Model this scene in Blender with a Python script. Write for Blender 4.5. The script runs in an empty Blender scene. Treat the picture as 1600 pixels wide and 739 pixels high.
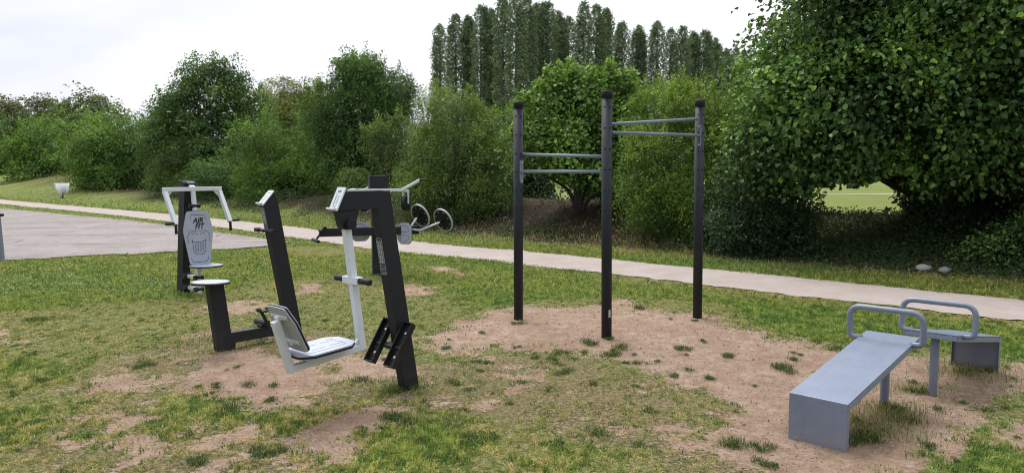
# Outdoor fitness area beside a gravel path, hedge and trees behind. Metres; camera at the origin looking along +Y.
import bpy, math, random
import numpy as np
from mathutils import Vector, Matrix

SC = bpy.context.scene
COL = SC.collection
R = math.radians

# ------------------------------------------------------------------ object helpers
def tag(o, label=None, cat=None, group=None, kind=None):
    if label: o['label'] = label
    if cat: o['category'] = cat
    if group: o['group'] = group
    if kind: o['kind'] = kind
    return o

def empty(name, loc, rz=0.0):
    o = bpy.data.objects.new(name, None)
    o.empty_display_size = 0.2
    COL.objects.link(o)
    o.location = loc
    o.rotation_euler = (0, 0, rz)
    return o

def link_mesh(name, me, parent=None):
    o = bpy.data.objects.new(name, me)
    COL.objects.link(o)
    if parent is not None: o.parent = parent
    return o

def copy_tree(root, parent=None):
    c = root.copy()
    COL.objects.link(c)
    if parent is not None: c.parent = parent
    for ch in [x for x in bpy.data.objects if x.parent == root]:
        copy_tree(ch, c)
    return c

# ------------------------------------------------------------------ materials
def nmat(name):
    m = bpy.data.materials.new(name)
    m.use_nodes = True
    nt = m.node_tree
    b = nt.nodes['Principled BSDF']
    return m, nt, b

def N(nt, typ, **kw):
    n = nt.nodes.new(typ)
    for k, v in kw.items():
        setattr(n, k, v)
    return n

def ramp(nt, fac, stops):
    r = N(nt, 'ShaderNodeValToRGB')
    el = r.color_ramp.elements
    while len(el) < len(stops): el.new(0.5)
    for e, (p, c) in zip(el, stops):
        e.position = p
        e.color = (*c, 1) if len(c) == 3 else c
    nt.links.new(fac, r.inputs[0])
    return r.outputs[0]

def noise(nt, scale, detail=4, rough=.55, vec=None, dist=0):
    n = N(nt, 'ShaderNodeTexNoise')
    n.inputs['Scale'].default_value = scale
    n.inputs['Detail'].default_value = detail
    n.inputs['Roughness'].default_value = rough
    n.inputs['Distortion'].default_value = dist
    if vec is not None: nt.links.new(vec, n.inputs['Vector'])
    return n.outputs['Fac']

def mix(nt, a, b, fac, mode='MIX'):
    m = N(nt, 'ShaderNodeMix', data_type='RGBA', blend_type=mode)
    for s, v in ((m.inputs[0], fac), (m.inputs[6], a), (m.inputs[7], b)):
        if isinstance(v, (int, float)): s.default_value = v
        elif isinstance(v, tuple): s.default_value = (*v, 1)
        else: nt.links.new(v, s)
    return m.outputs[2]

def mathn(nt, op, a, b=None, clamp=False):
    m = N(nt, 'ShaderNodeMath', operation=op, use_clamp=clamp)
    for s, v in ((m.inputs[0], a), (m.inputs[1], b)):
        if v is None: continue
        if isinstance(v, (int, float)): s.default_value = v
        else: nt.links.new(v, s)
    return m.outputs[0]

def attr(nt, name):
    a = N(nt, 'ShaderNodeAttribute', attribute_name=name)
    return a

def bump(nt, b, h, strength=.3, dist=.01):
    n = N(nt, 'ShaderNodeBump')
    n.inputs['Strength'].default_value = strength
    n.inputs['Distance'].default_value = dist
    nt.links.new(h, n.inputs['Height'])
    nt.links.new(n.outputs[0], b.inputs['Normal'])

def paint(name, base, rough=.45, dust=(.30, .25, .2), dust_amt=.25, wear=0.0, metal=0.0, dust_h=.35):
    """powder-coated metal: slight colour mottling, fine orange-peel, scuffs, splashed dirt close to the ground"""
    m, nt, b = nmat(name)
    geo = N(nt, 'ShaderNodeNewGeometry')
    pos = geo.outputs['Position']
    n1 = noise(nt, 6, 6, .65, pos)
    dark = tuple(c * .90 for c in base); lite = tuple(min(1, c * 1.06 + .001) for c in base)
    col = ramp(nt, n1, [(.3, dark), (.7, lite)])
    if wear:
        n3 = noise(nt, 38, 3, .7, pos)
        f = ramp(nt, n3, [(.66, (0, 0, 0)), (.72, (1, 1, 1))])
        col = mix(nt, col, tuple(min(1, c * 1.6 + .06) for c in base), mathn(nt, 'MULTIPLY', f, wear))
    sep = N(nt, 'ShaderNodeSeparateXYZ'); nt.links.new(pos, sep.inputs[0])
    n2 = noise(nt, 14, 5, .7, pos)
    h = mathn(nt, 'SUBTRACT', 1.0, mathn(nt, 'DIVIDE', sep.outputs[2], dust_h), True)
    h = mathn(nt, 'MULTIPLY', h, ramp(nt, n2, [(.35, (0, 0, 0)), (.75, (1, 1, 1))]))
    h = mathn(nt, 'ADD', mathn(nt, 'MULTIPLY', h, min(1, dust_amt * 2.4)), mathn(nt, 'MULTIPLY', n2, dust_amt * .03), True)
    col = mix(nt, col, dust, h)
    nt.links.new(col, b.inputs['Base Color'])
    b.inputs['Metallic'].default_value = metal
    if max(base) < .05: b.inputs['Specular IOR Level'].default_value = .3
    rr = ramp(nt, n2, [(.2, (rough - .08,) * 3), (.8, (rough + .14,) * 3)])
    nt.links.new(rr, b.inputs['Roughness'])
    bump(nt, b, noise(nt, 260, 2, .5, pos), .12, .002)
    return m

M = {}
M['dark'] = paint('anthracite_paint', (.0125, .0140, .0175), .5, dust=(.20,.17,.14), dust_amt=.07, wear=.12)
M['post'] = paint('dark_post_paint', (.0150, .0190, .0260), .5, dust=(.2,.17,.14), dust_amt=.07, wear=.15)
M['black'] = paint('black_rubber', (.010, .010, .011), .5, dust_amt=.12)
M['white'] = paint('white_paint', (.62, .66, .68), .35, dust=(.35, .32, .27), dust_amt=.16, wear=0)
M['plate'] = paint('grey_hpl_plate', (.37, .405, .48), .4, dust=(.30, .27, .24), dust_amt=.14)
M['plateback'] = paint('grey_plate_back', (.34, .365, .37), .45, dust_amt=.14)
M['bench'] = paint('blue_grey_paint', (.178, .211, .275), .36, dust=(.24, .19, .16), dust_amt=.42, wear=.12, dust_h=.13)
M['bar'] = paint('grey_bar_paint', (.16, .20, .24), .38, dust_amt=.15, wear=.3)
M['print'] = paint('black_print', (.012, .012, .014), .5, dust_amt=.05)
M['steel'] = paint('zinc_bolt', (.55, .55, .53), .35, dust_amt=.1, metal=.6)
M['decal'] = paint('pale_decal', (.42, .43, .44), .5, dust_amt=.1)
M['binwhite'] = paint('weathered_white_plastic', (.80, .82, .82), .5, dust_amt=.03)
M['cream'] = paint('cream_petals', (.62, .62, .50), .7, dust_amt=0)
M['orange'] = paint('orange_plastic', (.62, .27, .06), .5, dust_amt=.1)

def bark_mat(name, a, c):
    m, nt, b = nmat(name)
    geo = N(nt, 'ShaderNodeNewGeometry')
    n = noise(nt, 12, 6, .7, geo.outputs['Position'], .8)
    nt.links.new(ramp(nt, n, [(.3, a), (.7, c)]), b.inputs['Base Color'])
    b.inputs['Roughness'].default_value = .9
    bump(nt, b, n, .6, .02)
    return m
M['bark'] = bark_mat('bark_brown', (.035, .028, .022), (.11, .09, .07))
M['bark2'] = bark_mat('bark_grey', (.06, .055, .048), (.17, .155, .13))

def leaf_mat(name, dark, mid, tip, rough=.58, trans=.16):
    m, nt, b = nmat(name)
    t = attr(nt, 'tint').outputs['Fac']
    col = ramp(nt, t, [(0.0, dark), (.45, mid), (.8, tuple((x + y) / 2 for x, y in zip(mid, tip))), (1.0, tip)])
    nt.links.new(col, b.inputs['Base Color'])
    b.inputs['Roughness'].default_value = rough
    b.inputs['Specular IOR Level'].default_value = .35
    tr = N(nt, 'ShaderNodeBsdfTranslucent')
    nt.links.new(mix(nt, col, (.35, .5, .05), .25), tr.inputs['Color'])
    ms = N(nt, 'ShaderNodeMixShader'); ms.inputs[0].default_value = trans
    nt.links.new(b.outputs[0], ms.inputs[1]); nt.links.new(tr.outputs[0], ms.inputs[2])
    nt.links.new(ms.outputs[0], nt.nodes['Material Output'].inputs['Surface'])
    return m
def grime(m, amt):
    nt = m.node_tree; b = nt.nodes['Principled BSDF']; src = b.inputs['Base Color'].links[0].from_socket
    tc_ = N(nt, 'ShaderNodeTexCoord'); mp_ = N(nt, 'ShaderNodeMapping'); mp_.inputs['Scale'].default_value = (2.2, 14, 5); nt.links.new(tc_.outputs['Object'], mp_.inputs[0])
    f1 = ramp(nt, noise(nt, 2.0, 8, .75, mp_.outputs[0], .4), [(.50, (0, 0, 0)), (.68, (1, 1, 1))])
    c = mix(nt, src, (.30, .30, .30), mathn(nt, 'MULTIPLY', f1, amt))
    f2 = ramp(nt, noise(nt, 9, 8, .8, tc_.outputs['Object']), [(.56, (0, 0, 0)), (.66, (1, 1, 1))])
    c = mix(nt, c, (.085, .085, .085), mathn(nt, 'MULTIPLY', f2, amt))
    nt.links.new(c, b.inputs['Base Color'])
    nt.links.new(ramp(nt, f2, [(0, (.34,)*3), (1, (.62,)*3)]), b.inputs['Roughness'])
grime(M['bench'], .22)
grime(M['white'], .05)
L = {
 'lime':   leaf_mat('lime_leaves',   (0.021, 0.046, 0.013), (0.069, 0.148, 0.033), (0.361, 0.588, 0.072)),
 'hazel':  leaf_mat('hazel_leaves',  (0.038, 0.082, 0.018), (0.096, 0.191, 0.035), (0.306, 0.472, 0.056)),
 'horn':   leaf_mat('hornbeam_leaves', (0.019, 0.046, 0.012), (0.065, 0.143, 0.029), (0.190, 0.334, 0.048)),
 'privet': leaf_mat('privet_leaves', (0.035, 0.068, 0.012), (0.120, 0.218, 0.029), (0.395, 0.524, 0.067)),
 'round':  leaf_mat('round_shrub_leaves', (0.031, 0.057, 0.014), (0.110, 0.183, 0.036), (0.340, 0.462, 0.069)),
 'bright': leaf_mat('field_maple_leaves', (0.030, 0.068, 0.010), (0.104, 0.208, 0.025), (0.307, 0.485, 0.052)),
 'elder':  leaf_mat('elder_leaves',  (0.023, 0.050, 0.013), (0.081, 0.163, 0.034), (0.228, 0.350, 0.063)),
 'olive':  leaf_mat('olive_leaves', (0.094, 0.116, 0.022), (0.209, 0.237, 0.045), (0.363, 0.374, 0.070)),
 'far':    leaf_mat('far_tree_leaves', (0.072, 0.093, 0.039), (0.143, 0.172, 0.068), (0.243, 0.239, 0.091)),
 'brown':  leaf_mat('brownish_leaves', (0.058, 0.058, 0.031), (0.124, 0.124, 0.058), (0.221, 0.208, 0.091)),
 'poplar': leaf_mat('poplar_leaves', (0.084, 0.122, 0.064), (0.159, 0.217, 0.112), (0.239, 0.302, 0.163)),  # lightened and greyed to put distance haze into the leaf colour
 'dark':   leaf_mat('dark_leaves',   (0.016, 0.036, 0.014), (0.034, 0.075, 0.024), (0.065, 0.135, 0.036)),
 'under':  leaf_mat('ground_ivy',    (0.017, 0.034, 0.012), (0.038, 0.070, 0.022), (0.083, 0.123, 0.034)),
}

# ------------------------------------------------------------------ mesh builder for hard things
class MB:
    def __init__(s): s.v = []; s.f = []; s.mi = []; s.sm = []; s.mats = []; s.cur = 0; s.xf = Matrix.Identity(4)
    def mat(s, m):
        if m not in s.mats: s.mats.append(m)
        s.cur = s.mats.index(m); return s
    def add(s, vs, fs, smooth=False):
        b = len(s.v)
        s.v += [s.xf @ Vector(p) for p in vs]
        for f in fs:
            s.f.append([b + i for i in f]); s.mi.append(s.cur); s.sm.append(smooth)
        return s
    def box(s, c, d, rot=None):
        x, y, z = (k / 2 for k in d)
        P = [Vector(p) for p in ((-x,-y,-z),(x,-y,-z),(x,y,-z),(-x,y,-z),(-x,-y,z),(x,-y,z),(x,y,z),(-x,y,z))]
        if rot is not None: P = [rot @ p for p in P]
        c = Vector(c)
        return s.add([c + p for p in P], [(0,3,2,1),(4,5,6,7),(0,1,5,4),(1,2,6,5),(2,3,7,6),(3,0,4,7)])
    def beam(s, a, b, w, h, side=(0, 1, 0)):
        """rectangular bar a>b, w along 'side', h perpendicular"""
        a, b = Vector(a), Vector(b); d = (b - a).normalized()
        u = Vector(side); u = (u - d * u.dot(d)).normalized(); n = d.cross(u)
        P = []
        for q in (a, b):
            for i, j in ((-1,-1),(1,-1),(1,1),(-1,1)): P.append(q + u * (w/2*i) + n * (h/2*j))
        return s.add(P, [(3,2,1,0),(4,5,6,7),(0,1,5,4),(1,2,6,5),(2,3,7,6),(3,0,4,7)])
    def tube(s, pts, r, n=14, radii=None, cap=True):
        pts = [Vector(p) for p in pts]; k = len(pts)
        P = []; prev = None
        for i, p in enumerate(pts):
            d = (pts[min(i+1, k-1)] - pts[max(i-1, 0)]).normalized()
            if prev is None:
                u = d.orthogonal().normalized()
            else:
                u = prev - d * prev.dot(d)
                u = u.normalized() if u.length > 1e-6 else d.orthogonal().normalized()
            prev = u; w = d.cross(u); rr = radii[i] if radii else r
            for j in range(n):
                t = 2*math.pi*j/n
                P.append(p + u*(math.cos(t)*rr) + w*(math.sin(t)*rr))
        F = [(i*n+j, i*n+(j+1) % n, (i+1)*n+(j+1) % n, (i+1)*n+j) for i in range(k-1) for j in range(n)]
        s.add(P, F, True)
        if cap:
            b = len(s.v) - len(P)
            s.f.append([b + j for j in reversed(range(n))]); s.f.append([b + (k-1)*n + j for j in range(n)])
            s.mi += [s.cur]*2; s.sm += [False]*2
        return s
    def plate(s, poly, o, ux, uy, th):
        """polygon in the plane (o, ux, uy), extruded th along ux x uy"""
        o, ux, uy = Vector(o), Vector(ux).normalized(), Vector(uy).normalized()
        n = ux.cross(uy).normalized()
        A = [o + ux*p[0] + uy*p[1] for p in poly]; k = len(A)
        return s.add(A + [a + n*th for a in A], [tuple(reversed(range(k))), tuple(range(k, 2*k))] + [(i, (i+1) % k, k+(i+1) % k, k+i) for i in range(k)])
    def prof(s, poly, y0, y1):
        """x-z profile extruded across y"""
        return s.plate([(p[0], p[1]) for p in poly], (0, y1, 0), (1,0,0), (0,0,1), (y1 - y0))
    def ball(s, c, r, n=10, sc=(1,1,1)):
        c = Vector(c); P = []; F = []
        m = n//2
        for i in range(1, m):
            a = math.pi*i/m
            for j in range(n):
                t = 2*math.pi*j/n
                P.append(c + Vector((math.sin(a)*math.cos(t)*sc[0], math.sin(a)*math.sin(t)*sc[1], math.cos(a)*sc[2]))*r)
        P += [c + Vector((0,0,r*sc[2])), c - Vector((0,0,r*sc[2]))]
        T, B = len(P)-2, len(P)-1
        for j in range(n):
            F.append((T, j, (j+1) % n)); F.append((B, (m-2)*n+(j+1) % n, (m-2)*n+j))
            for i in range(m-2): F.append((i*n+j, (i+1)*n+j, (i+1)*n+(j+1) % n, i*n+(j+1) % n))
        return s.add(P, F, True)
    def line(s, pts, o, ux, uy, w, th, closed=False):
        """thin raised line on a plane: a print or a groove"""
        q = pts + [pts[0]] if closed else pts
        o, ux, uy = Vector(o), Vector(ux).normalized(), Vector(uy).normalized(); n = ux.cross(uy)
        for a, b in zip(q[:-1], q[1:]):
            A = o + ux*a[0] + uy*a[1] + n*(th/2); B = o + ux*b[0] + uy*b[1] + n*(th/2)
            d = (B - A).normalized()*(w*.35)
            s.beam(A - d, B + d, th, w, n)
        return s
    def text(s, body, o, ux, uy, size, th, shear=.25, bold=.012):
        cu = bpy.data.curves.new('lettering', 'FONT')
        cu.body = body; cu.size = size; cu.shear = shear; cu.offset = bold*size; cu.align_x = 'CENTER'
        cu.extrude = 0; cu.space_line = .8; cu.space_character = .95; cu.resolution_u = 3
        ob = bpy.data.objects.new('lettering', cu); COL.objects.link(ob)
        dg = bpy.context.evaluated_depsgraph_get(); dg.update()
        me = bpy.data.meshes.new_from_object(ob.evaluated_get(dg))
        o, ux, uy = Vector(o), Vector(ux).normalized(), Vector(uy).normalized(); n = ux.cross(uy)
        s.add([o + ux*v.co.x + uy*v.co.y + n*th for v in me.vertices], [tuple(p.vertices) for p in me.polygons])
        bpy.data.objects.remove(ob); bpy.data.curves.remove(cu); bpy.data.meshes.remove(me)
        return s
    def build(s, name, parent=None, bevel=.0035, loc=None):
        me = bpy.data.meshes.new(name)
        me.from_pydata([tuple(v) for v in s.v], [], s.f)
        for m in s.mats: me.materials.append(m)
        me.polygons.foreach_set('material_index', s.mi)
        me.polygons.foreach_set('use_smooth', s.sm)
        me.update()
        o = link_mesh(name, me, parent)
        if loc: o.location = loc
        if bevel:
            b = o.modifiers.new('bevel', 'BEVEL'); b.width = bevel; b.segments = 2
            b.limit_method = 'ANGLE'; b.angle_limit = R(50); b.harden_normals = False
        return o

def start(*m):
    b = MB()
    if m: b.mat(m[0])
    return b

def rounded(poly, r, seg=4):
    out = []; k = len(poly)
    for i in range(k):
        p, a, b = Vector(poly[i]), Vector(poly[i-1]), Vector(poly[(i+1) % k])
        da, db = (a-p), (b-p)
        rr = min(r, da.length*.45, db.length*.45)
        A, B = p + da.normalized()*rr, p + db.normalized()*rr
        for j in range(seg+1):
            t = j/seg
            out.append(tuple((A*(1-t)**2 + p*2*t*(1-t) + B*t*t)))
    return out

def curve_pts(pts, r, seg=6):
    """polyline with its inner corners rounded"""
    pts = [Vector(p) for p in pts]; out = [pts[0]]
    for i in range(1, len(pts)-1):
        p = pts[i]; a = pts[i-1]-p; b = pts[i+1]-p
        rr = min(r, a.length*.49, b.length*.49)
        A, B = p + a.normalized()*rr, p + b.normalized()*rr
        out += [A*(1-t)**2 + p*2*t*(1-t) + B*t*t for t in [j/seg for j in range(seg+1)]]
    return out + [pts[-1]]

# ------------------------------------------------------------------ fields on the ground
def _hash(ix, iy, seed):
    h = (ix.astype(np.int64)*374761393 + iy.astype(np.int64)*668265263 + seed*1442695041) & 0x7fffffff
    h = ((h ^ (h >> 13))*1274126177) & 0x7fffffff
    return ((h ^ (h >> 16)) & 0xffff)/65535.0
def vnoise(x, y, seed=0):
    x = np.asarray(x, float); y = np.asarray(y, float)
    ix, iy = np.floor(x), np.floor(y); fx, fy = x-ix, y-iy
    fx = fx*fx*(3-2*fx); fy = fy*fy*(3-2*fy)
    a, b = _hash(ix, iy, seed), _hash(ix+1, iy, seed)
    c, d = _hash(ix, iy+1, seed), _hash(ix+1, iy+1, seed)
    return (a*(1-fx)+b*fx)*(1-fy) + (c*(1-fx)+d*fx)*fy
def fbm(x, y, seed=0, o=4):
    t = 0; a = .5; s = 0
    for i in range(o):
        t = t + a*vnoise(x*2**i, y*2**i, seed+i*17); s += a; a *= .55
    return t/s
def sstep(a, b, x):
    t = np.clip((x-a)/(b-a), 0, 1); return t*t*(3-2*t)

def pathq(x, y):      # signed distance across the path (+ towards the hedge)
    return (x-5.99)*.687 + (y-8.9)*.726
def patht(x, y):      # distance along the path (+ to the far left)
    return (x-5.99)*-.726 + (y-8.9)*.687
def on_path(t, q): return (5.99 - .726*t + .687*q, 8.9 + .687*t + .726*q)

DIRT = [
    [(-0.96,7.54), (-0.68,8.11), (-0.29,8.74), (0.23,9.24), (0.78,9.24), (1.30,9.70), (1.54,9.15), (1.83,9.06), (2.27,8.98), (2.47,8.74), (2.41,7.95), (2.69,7.40), (2.96,6.99), (3.49,6.87), (3.87,6.63), (4.34,6.41), (4.81,6.30), (4.45,5.82), (3.90,5.73), (3.33,5.18), (2.69,4.56), (2.36,4.30), (2.10,4.07), (1.89,3.66), (1.36,3.66), (1.33,4.07), (1.26,4.45), (1.49,4.98), (1.43,5.41), (1.08,6.04), (0.88,6.52), (0.58,6.92), (0.00,6.99), (-0.40,6.75), (-0.75,6.58)],
    [(-2.69,6.63), (-2.69,6.99), (-2.19,6.99), (-1.79,6.41), (-1.43,6.00), (-1.32,5.45), (-1.46,5.18), (-1.77,5.18), (-2.13,5.45), (-2.57,5.82)],
    [(-1.68,6.63), (-1.42,6.99), (-0.91,6.75), (-0.79,6.20), (-1.02,6.00), (-1.35,6.10)],
    [(-1.32,4.85), (-1.25,5.07), (-1.02,5.21), (-0.83,5.18), (-0.85,4.98), (-0.97,4.73), (-1.07,4.48), (-1.23,4.56)],
    [(-3.90,8.98), (-3.76,9.51), (-3.30,9.70), (-2.85,9.02), (-2.92,8.66), (-3.40,8.58)],
    [(-1.68,10.54), (-1.48,11.02), (-1.07,10.78), (-1.10,10.21), (-1.49,10.10)],
    [(-1.60,13.18), (-1.09,13.00), (-0.63,12.12), (-0.81,11.75), (-1.26,12.50)],
    [(-5.30,7.75), (-5.18,7.85), (-4.66,6.99), (-4.71,6.87)],
    [(-3.26,11.02), (-2.92,11.21), (-2.59,10.84), (-2.60,10.32), (-2.92,10.21)],
    [(-1.83,4.56), (-1.64,4.82), (-1.55,4.67), (-1.71,4.45)],
    [(2.96,4.56), (3.35,4.92), (3.27,4.56), (2.97,4.45)],
    [(0.62,4.82), (1.02,4.98), (1.14,4.77), (0.80,4.67)],
    [(-3.36,5.82), (-3.16,6.00), (-2.82,5.82), (-3.01,5.62)],
    [(0.34,5.05), (0.57,5.18), (0.68,4.98), (0.42,4.89)],
    [(0.94,4.56), (1.19,4.65), (1.22,4.45), (0.96,4.33)],
]
THIN = [
    [(-3.69,6.41), (-3.37,7.26), (-2.68,8.36), (-1.56,7.69), (-0.79,6.63), (0.59,6.99), (1.63,5.49), (1.33,4.45), (0.73,4.25), (0.20,4.56), (-0.62,5.18), (-1.38,5.05), (-2.39,5.62), (-3.03,5.49)],
    [(-3.05,4.45), (-2.88,5.65), (-1.80,4.67), (-1.07,4.45), (-1.00,3.89), (-2.68,3.89)],
    [(1.45,6.87), (2.23,5.82), (1.34,3.89), (0.67,3.89), (0.77,5.05)],
]
LUSH = [
    [(-9.70,14.13), (-8.92,15.23), (-5.66,16.10), (-3.68,14.66), (-2.12,15.84), (0.00,13.64), (1.89,11.28), (3.03,10.00), (4.42,8.74), (5.30,7.85), (5.72,7.12), (5.25,6.52), (4.46,6.58), (4.04,6.82), (3.61,7.12), (2.80,7.54), (2.61,8.36), (2.37,9.37), (1.34,10.00), (0.00,9.51), (-0.45,8.90), (-1.51,11.28), (-2.61,11.97), (-3.60,11.28), (-3.89,9.85), (-4.85,9.60), (-5.70,9.15), (-6.04,8.74)],
    [(-4.60,6.63), (-4.16,6.63), (-3.77,6.75), (-3.52,6.20), (-3.66,5.82), (-3.77,5.41)],
    [(-2.52,4.92), (-2.40,5.33), (-2.12,5.49), (-1.85,5.18), (-1.38,5.05), (-0.95,5.57), (-0.73,5.33), (-0.88,5.18), (-1.27,4.98), (-1.56,4.82), (-1.95,4.85), (-2.14,4.56), (-2.48,4.45), (-2.88,4.56)],
    [(-1.07,4.45), (-0.77,5.05), (-0.43,5.05), (-0.08,4.67), (0.00,4.45), (-0.22,4.25), (-0.54,3.89), (-0.94,3.89)],
    [(2.59,4.45), (3.09,4.77), (3.35,4.67), (3.01,3.89), (2.14,3.89)],
    [(-3.44,5.05), (-3.27,5.18), (-2.81,4.56), (-3.05,4.45)],
    [(1.15,5.18), (1.34,4.92), (1.32,4.56), (1.09,4.56)],
    [(1.64,8.66), (1.95,8.90), (2.21,8.74), (2.04,8.36), (1.67,8.25)],
    [(0.20,4.56), (0.52,4.67), (0.76,4.45), (0.63,4.07), (0.21,4.07)],
]
TUFTS = [(0.77,7.26), (0.65,6.87), (0.56,6.63), (1.09,6.99), (1.11,6.75), (1.04,6.50), (1.57,6.99), (1.54,6.77), (1.90,6.75), (1.46,6.26), (1.35,6.08), (2.23,6.30), (1.88,5.82), (0.98,5.79), (0.42,6.20), (0.41,6.75), (0.23,6.82), (0.20,6.63), (-0.04,5.26), (-0.29,6.52), (-0.19,6.50), (0.57,4.77), (-2.08,5.36), (-2.00,5.24), (-0.73,4.89), (-0.81,5.07), (-0.94,4.77), (1.40,4.20), (3.41,5.23), (-1.49,4.43), (-1.39,4.47), (-0.45,4.79), (-0.18,4.67), (-0.38,5.65), (-0.66,4.85), (-3.04,6.34), (-2.40,5.70), (-2.31,6.34), (-1.83,5.68), (0.97,7.40), (0.91,6.75), (-1.12,6.63), (-1.19,5.86), (1.33,4.45), (2.19,4.67), (2.36,4.82), (2.55,4.98), (2.26,4.92), (2.61,5.18), (3.08,5.86), (3.06,5.62), (2.96,5.18), (0.00,7.04), (-0.59,6.99), (0.29,5.65), (0.64,5.82), (2.47,6.63), (-5.21,8.36), (-4.81,7.40), (-4.02,8.36), (1.54,9.15), (1.78,8.43), (2.01,8.36), (0.07,8.18), (-0.73,5.73), (-0.87,5.68), (-0.49,5.82), (-0.31,5.18), (-2.09,5.86), (-2.25,5.82), (0.99,5.18), (1.58,6.00), (3.68,6.20), (3.92,6.24), (3.33,5.18), (2.46,4.56), (2.06,4.45), (-2.87,7.57), (-1.08,7.23), (-3.71,5.93), (2.78,4.58), (2.60,6.82), (0.34,6.52), (-3.56,7.57), (-1.78,4.28), (2.18,4.57), (3.02,6.99), (-1.41,5.09), (1.50,4.45), (4.20,7.69), (0.76,4.95), (0.06,7.10), (-0.29,7.69), (2.79,4.42), (0.43,6.41), (3.12,5.27), (2.48,4.46), (0.07,5.88), (0.83,5.80), (-3.12,6.39), (3.59,8.01), (-3.35,5.09), (-1.72,5.41), (-0.26,6.20), (5.00,6.99), (-0.88,6.94), (1.25,6.54), (-0.99,4.73), (-1.38,5.32), (4.41,7.60), (-4.29,6.79), (1.97,5.13), (-2.37,6.26), (-2.66,5.70), (-3.24,4.88), (2.43,4.21), (1.44,4.20), (-4.49,6.47), (3.15,4.65), (-0.56,4.24), (0.79,4.54), (-2.09,7.02), (-0.59,7.34), (-0.73,4.19), (-2.01,8.29), (-4.68,7.15), (2.50,6.10), (-2.30,7.63), (4.06,5.84), (-3.32,7.91), (-4.58,7.15), (1.84,7.26), (-3.70,5.57), (-1.51,4.12), (-2.97,5.42), (2.33,5.89), (3.96,5.62)]

def sdf(polys, X, Y):
    """largest signed distance (positive inside) to a set of polygons"""
    best = np.full(X.shape, -9.0)
    for P in polys:
        x0 = min(p[0] for p in P)-1; x1 = max(p[0] for p in P)+1; y0 = min(p[1] for p in P)-1; y1 = max(p[1] for p in P)+1
        m = (X > x0) & (X < x1) & (Y > y0) & (Y < y1)
        if not m.any(): continue
        x, y = X[m], Y[m]
        d = np.full(x.shape, 1e9); ins = np.zeros(x.shape, bool)
        for i in range(len(P)):
            ax, ay = P[i-1]; bx, by = P[i]
            ex, ey = bx-ax, by-ay; L2 = ex*ex+ey*ey+1e-12
            t = np.clip(((x-ax)*ex+(y-ay)*ey)/L2, 0, 1)
            d = np.minimum(d, np.hypot(x-ax-t*ex, y-ay-t*ey))
            c = ((ay > y) != (by > y)) & (x < (bx-ax)*(y-ay)/((by-ay) if abs(by-ay) > 1e-9 else 1e-9)+ax)
            ins ^= c
        best[m] = np.maximum(best[m], np.where(ins, d, -d))
    return best

GX0, GY0, GS = -18.0, 2.0, .06
GNX, GNY = 600, 400
gx = GX0 + np.arange(GNX)*GS; gy = GY0 + np.arange(GNY)*GS
GXX, GYY = np.meshgrid(gx, gy)
sd_dirt = sdf(DIRT, GXX, GYY); sd_thin = sdf(THIN, GXX, GYY); sd_lush = sdf(LUSH, GXX, GYY)
def look(F, x, y):
    i = np.clip((x-GX0)/GS, 0, GNX-1.001); j = np.clip((y-GY0)/GS, 0, GNY-1.001)
    a, b = i.astype(int), j.astype(int); u, v = i-a, j-b
    return (F[b, a]*(1-u)+F[b, a+1]*u)*(1-v) + (F[b+1, a]*(1-u)+F[b+1, a+1]*u)*v
def fields(x, y, fine=1.0):
    """dirt, lush, thin, litter at points of the ground"""
    x = np.asarray(x, float); y = np.asarray(y, float)
    inside = (x > GX0) & (x < GX0+GS*(GNX-1)) & (y > GY0) & (y < GY0+GS*(GNY-1))
    n1 = fbm(x*1.3, y*1.3, 3)-.5; n2 = fbm(x*6, y*6, 11)-.5; n3 = fbm(x*17, y*17, 23, 3)-.5
    n4 = fbm(x*38, y*26, 29, 2)-.5
    sd = np.where(inside, look(sd_dirt, x, y), -9) + n1*.55 + n2*.62 + (n3*.46 + n4*.30)*fine
    dirt = sstep(-.20, .22, sd)
    th = np.where(inside, look(sd_thin, x, y), -9) + n1*.7 + n2*.3
    thin = sstep(-.2, .25, th)
    dirt = np.maximum(dirt, thin*sstep(.06, .2, n1*.5+n2*.85+(n3*.6+n4*.4)*fine)*.85)
    lu = np.where(inside, look(sd_lush, x, y), -9) + n1*.8 + n2*.4
    lush = sstep(-.25, .3, lu)
    q = pathq(x, y); t = patht(x, y)
    far = sstep(11, 15, t)
    lush = np.maximum(lush, np.where((q > -4.5*far) & (q < 9), .75, 0))
    out = ~inside
    lush = np.where(out, .75+n1*.5, lush)
    lush = np.clip(lush*(1-thin*.5), 0, 1)*(1-dirt)
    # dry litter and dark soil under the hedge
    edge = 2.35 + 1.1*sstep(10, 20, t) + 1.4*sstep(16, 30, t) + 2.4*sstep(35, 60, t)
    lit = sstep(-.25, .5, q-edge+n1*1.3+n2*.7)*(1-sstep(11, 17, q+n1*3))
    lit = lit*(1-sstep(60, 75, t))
    return dirt, lush, thin, lit
def ground_z(x, y):
    x = np.asarray(x, float); y = np.asarray(y, float)
    q = pathq(x, y); t = patht(x, y)
    off = np.minimum(sstep(1.0, 1.7, np.abs(q)), 1)
    z = (fbm(x*2.2, y*2.2, 5)-.5)*.035*off
    slab = (x < -4.6) & (q < -1)
    z = np.where(slab, z*.2 - .004, z)
    z = z + 1.1*sstep(4.5, 10, q)*sstep(42, 60, t)
    z = z + (.72-.12*np.exp(-((x-7.5)/2.0)**2)+.25*(fbm(x*.5, y*.5, 8)-.5))*sstep(2.5, 6.4, q)*(1-sstep(8, 12.5, q))*(1-.5*sstep(20, 35, t))
    return z

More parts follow.
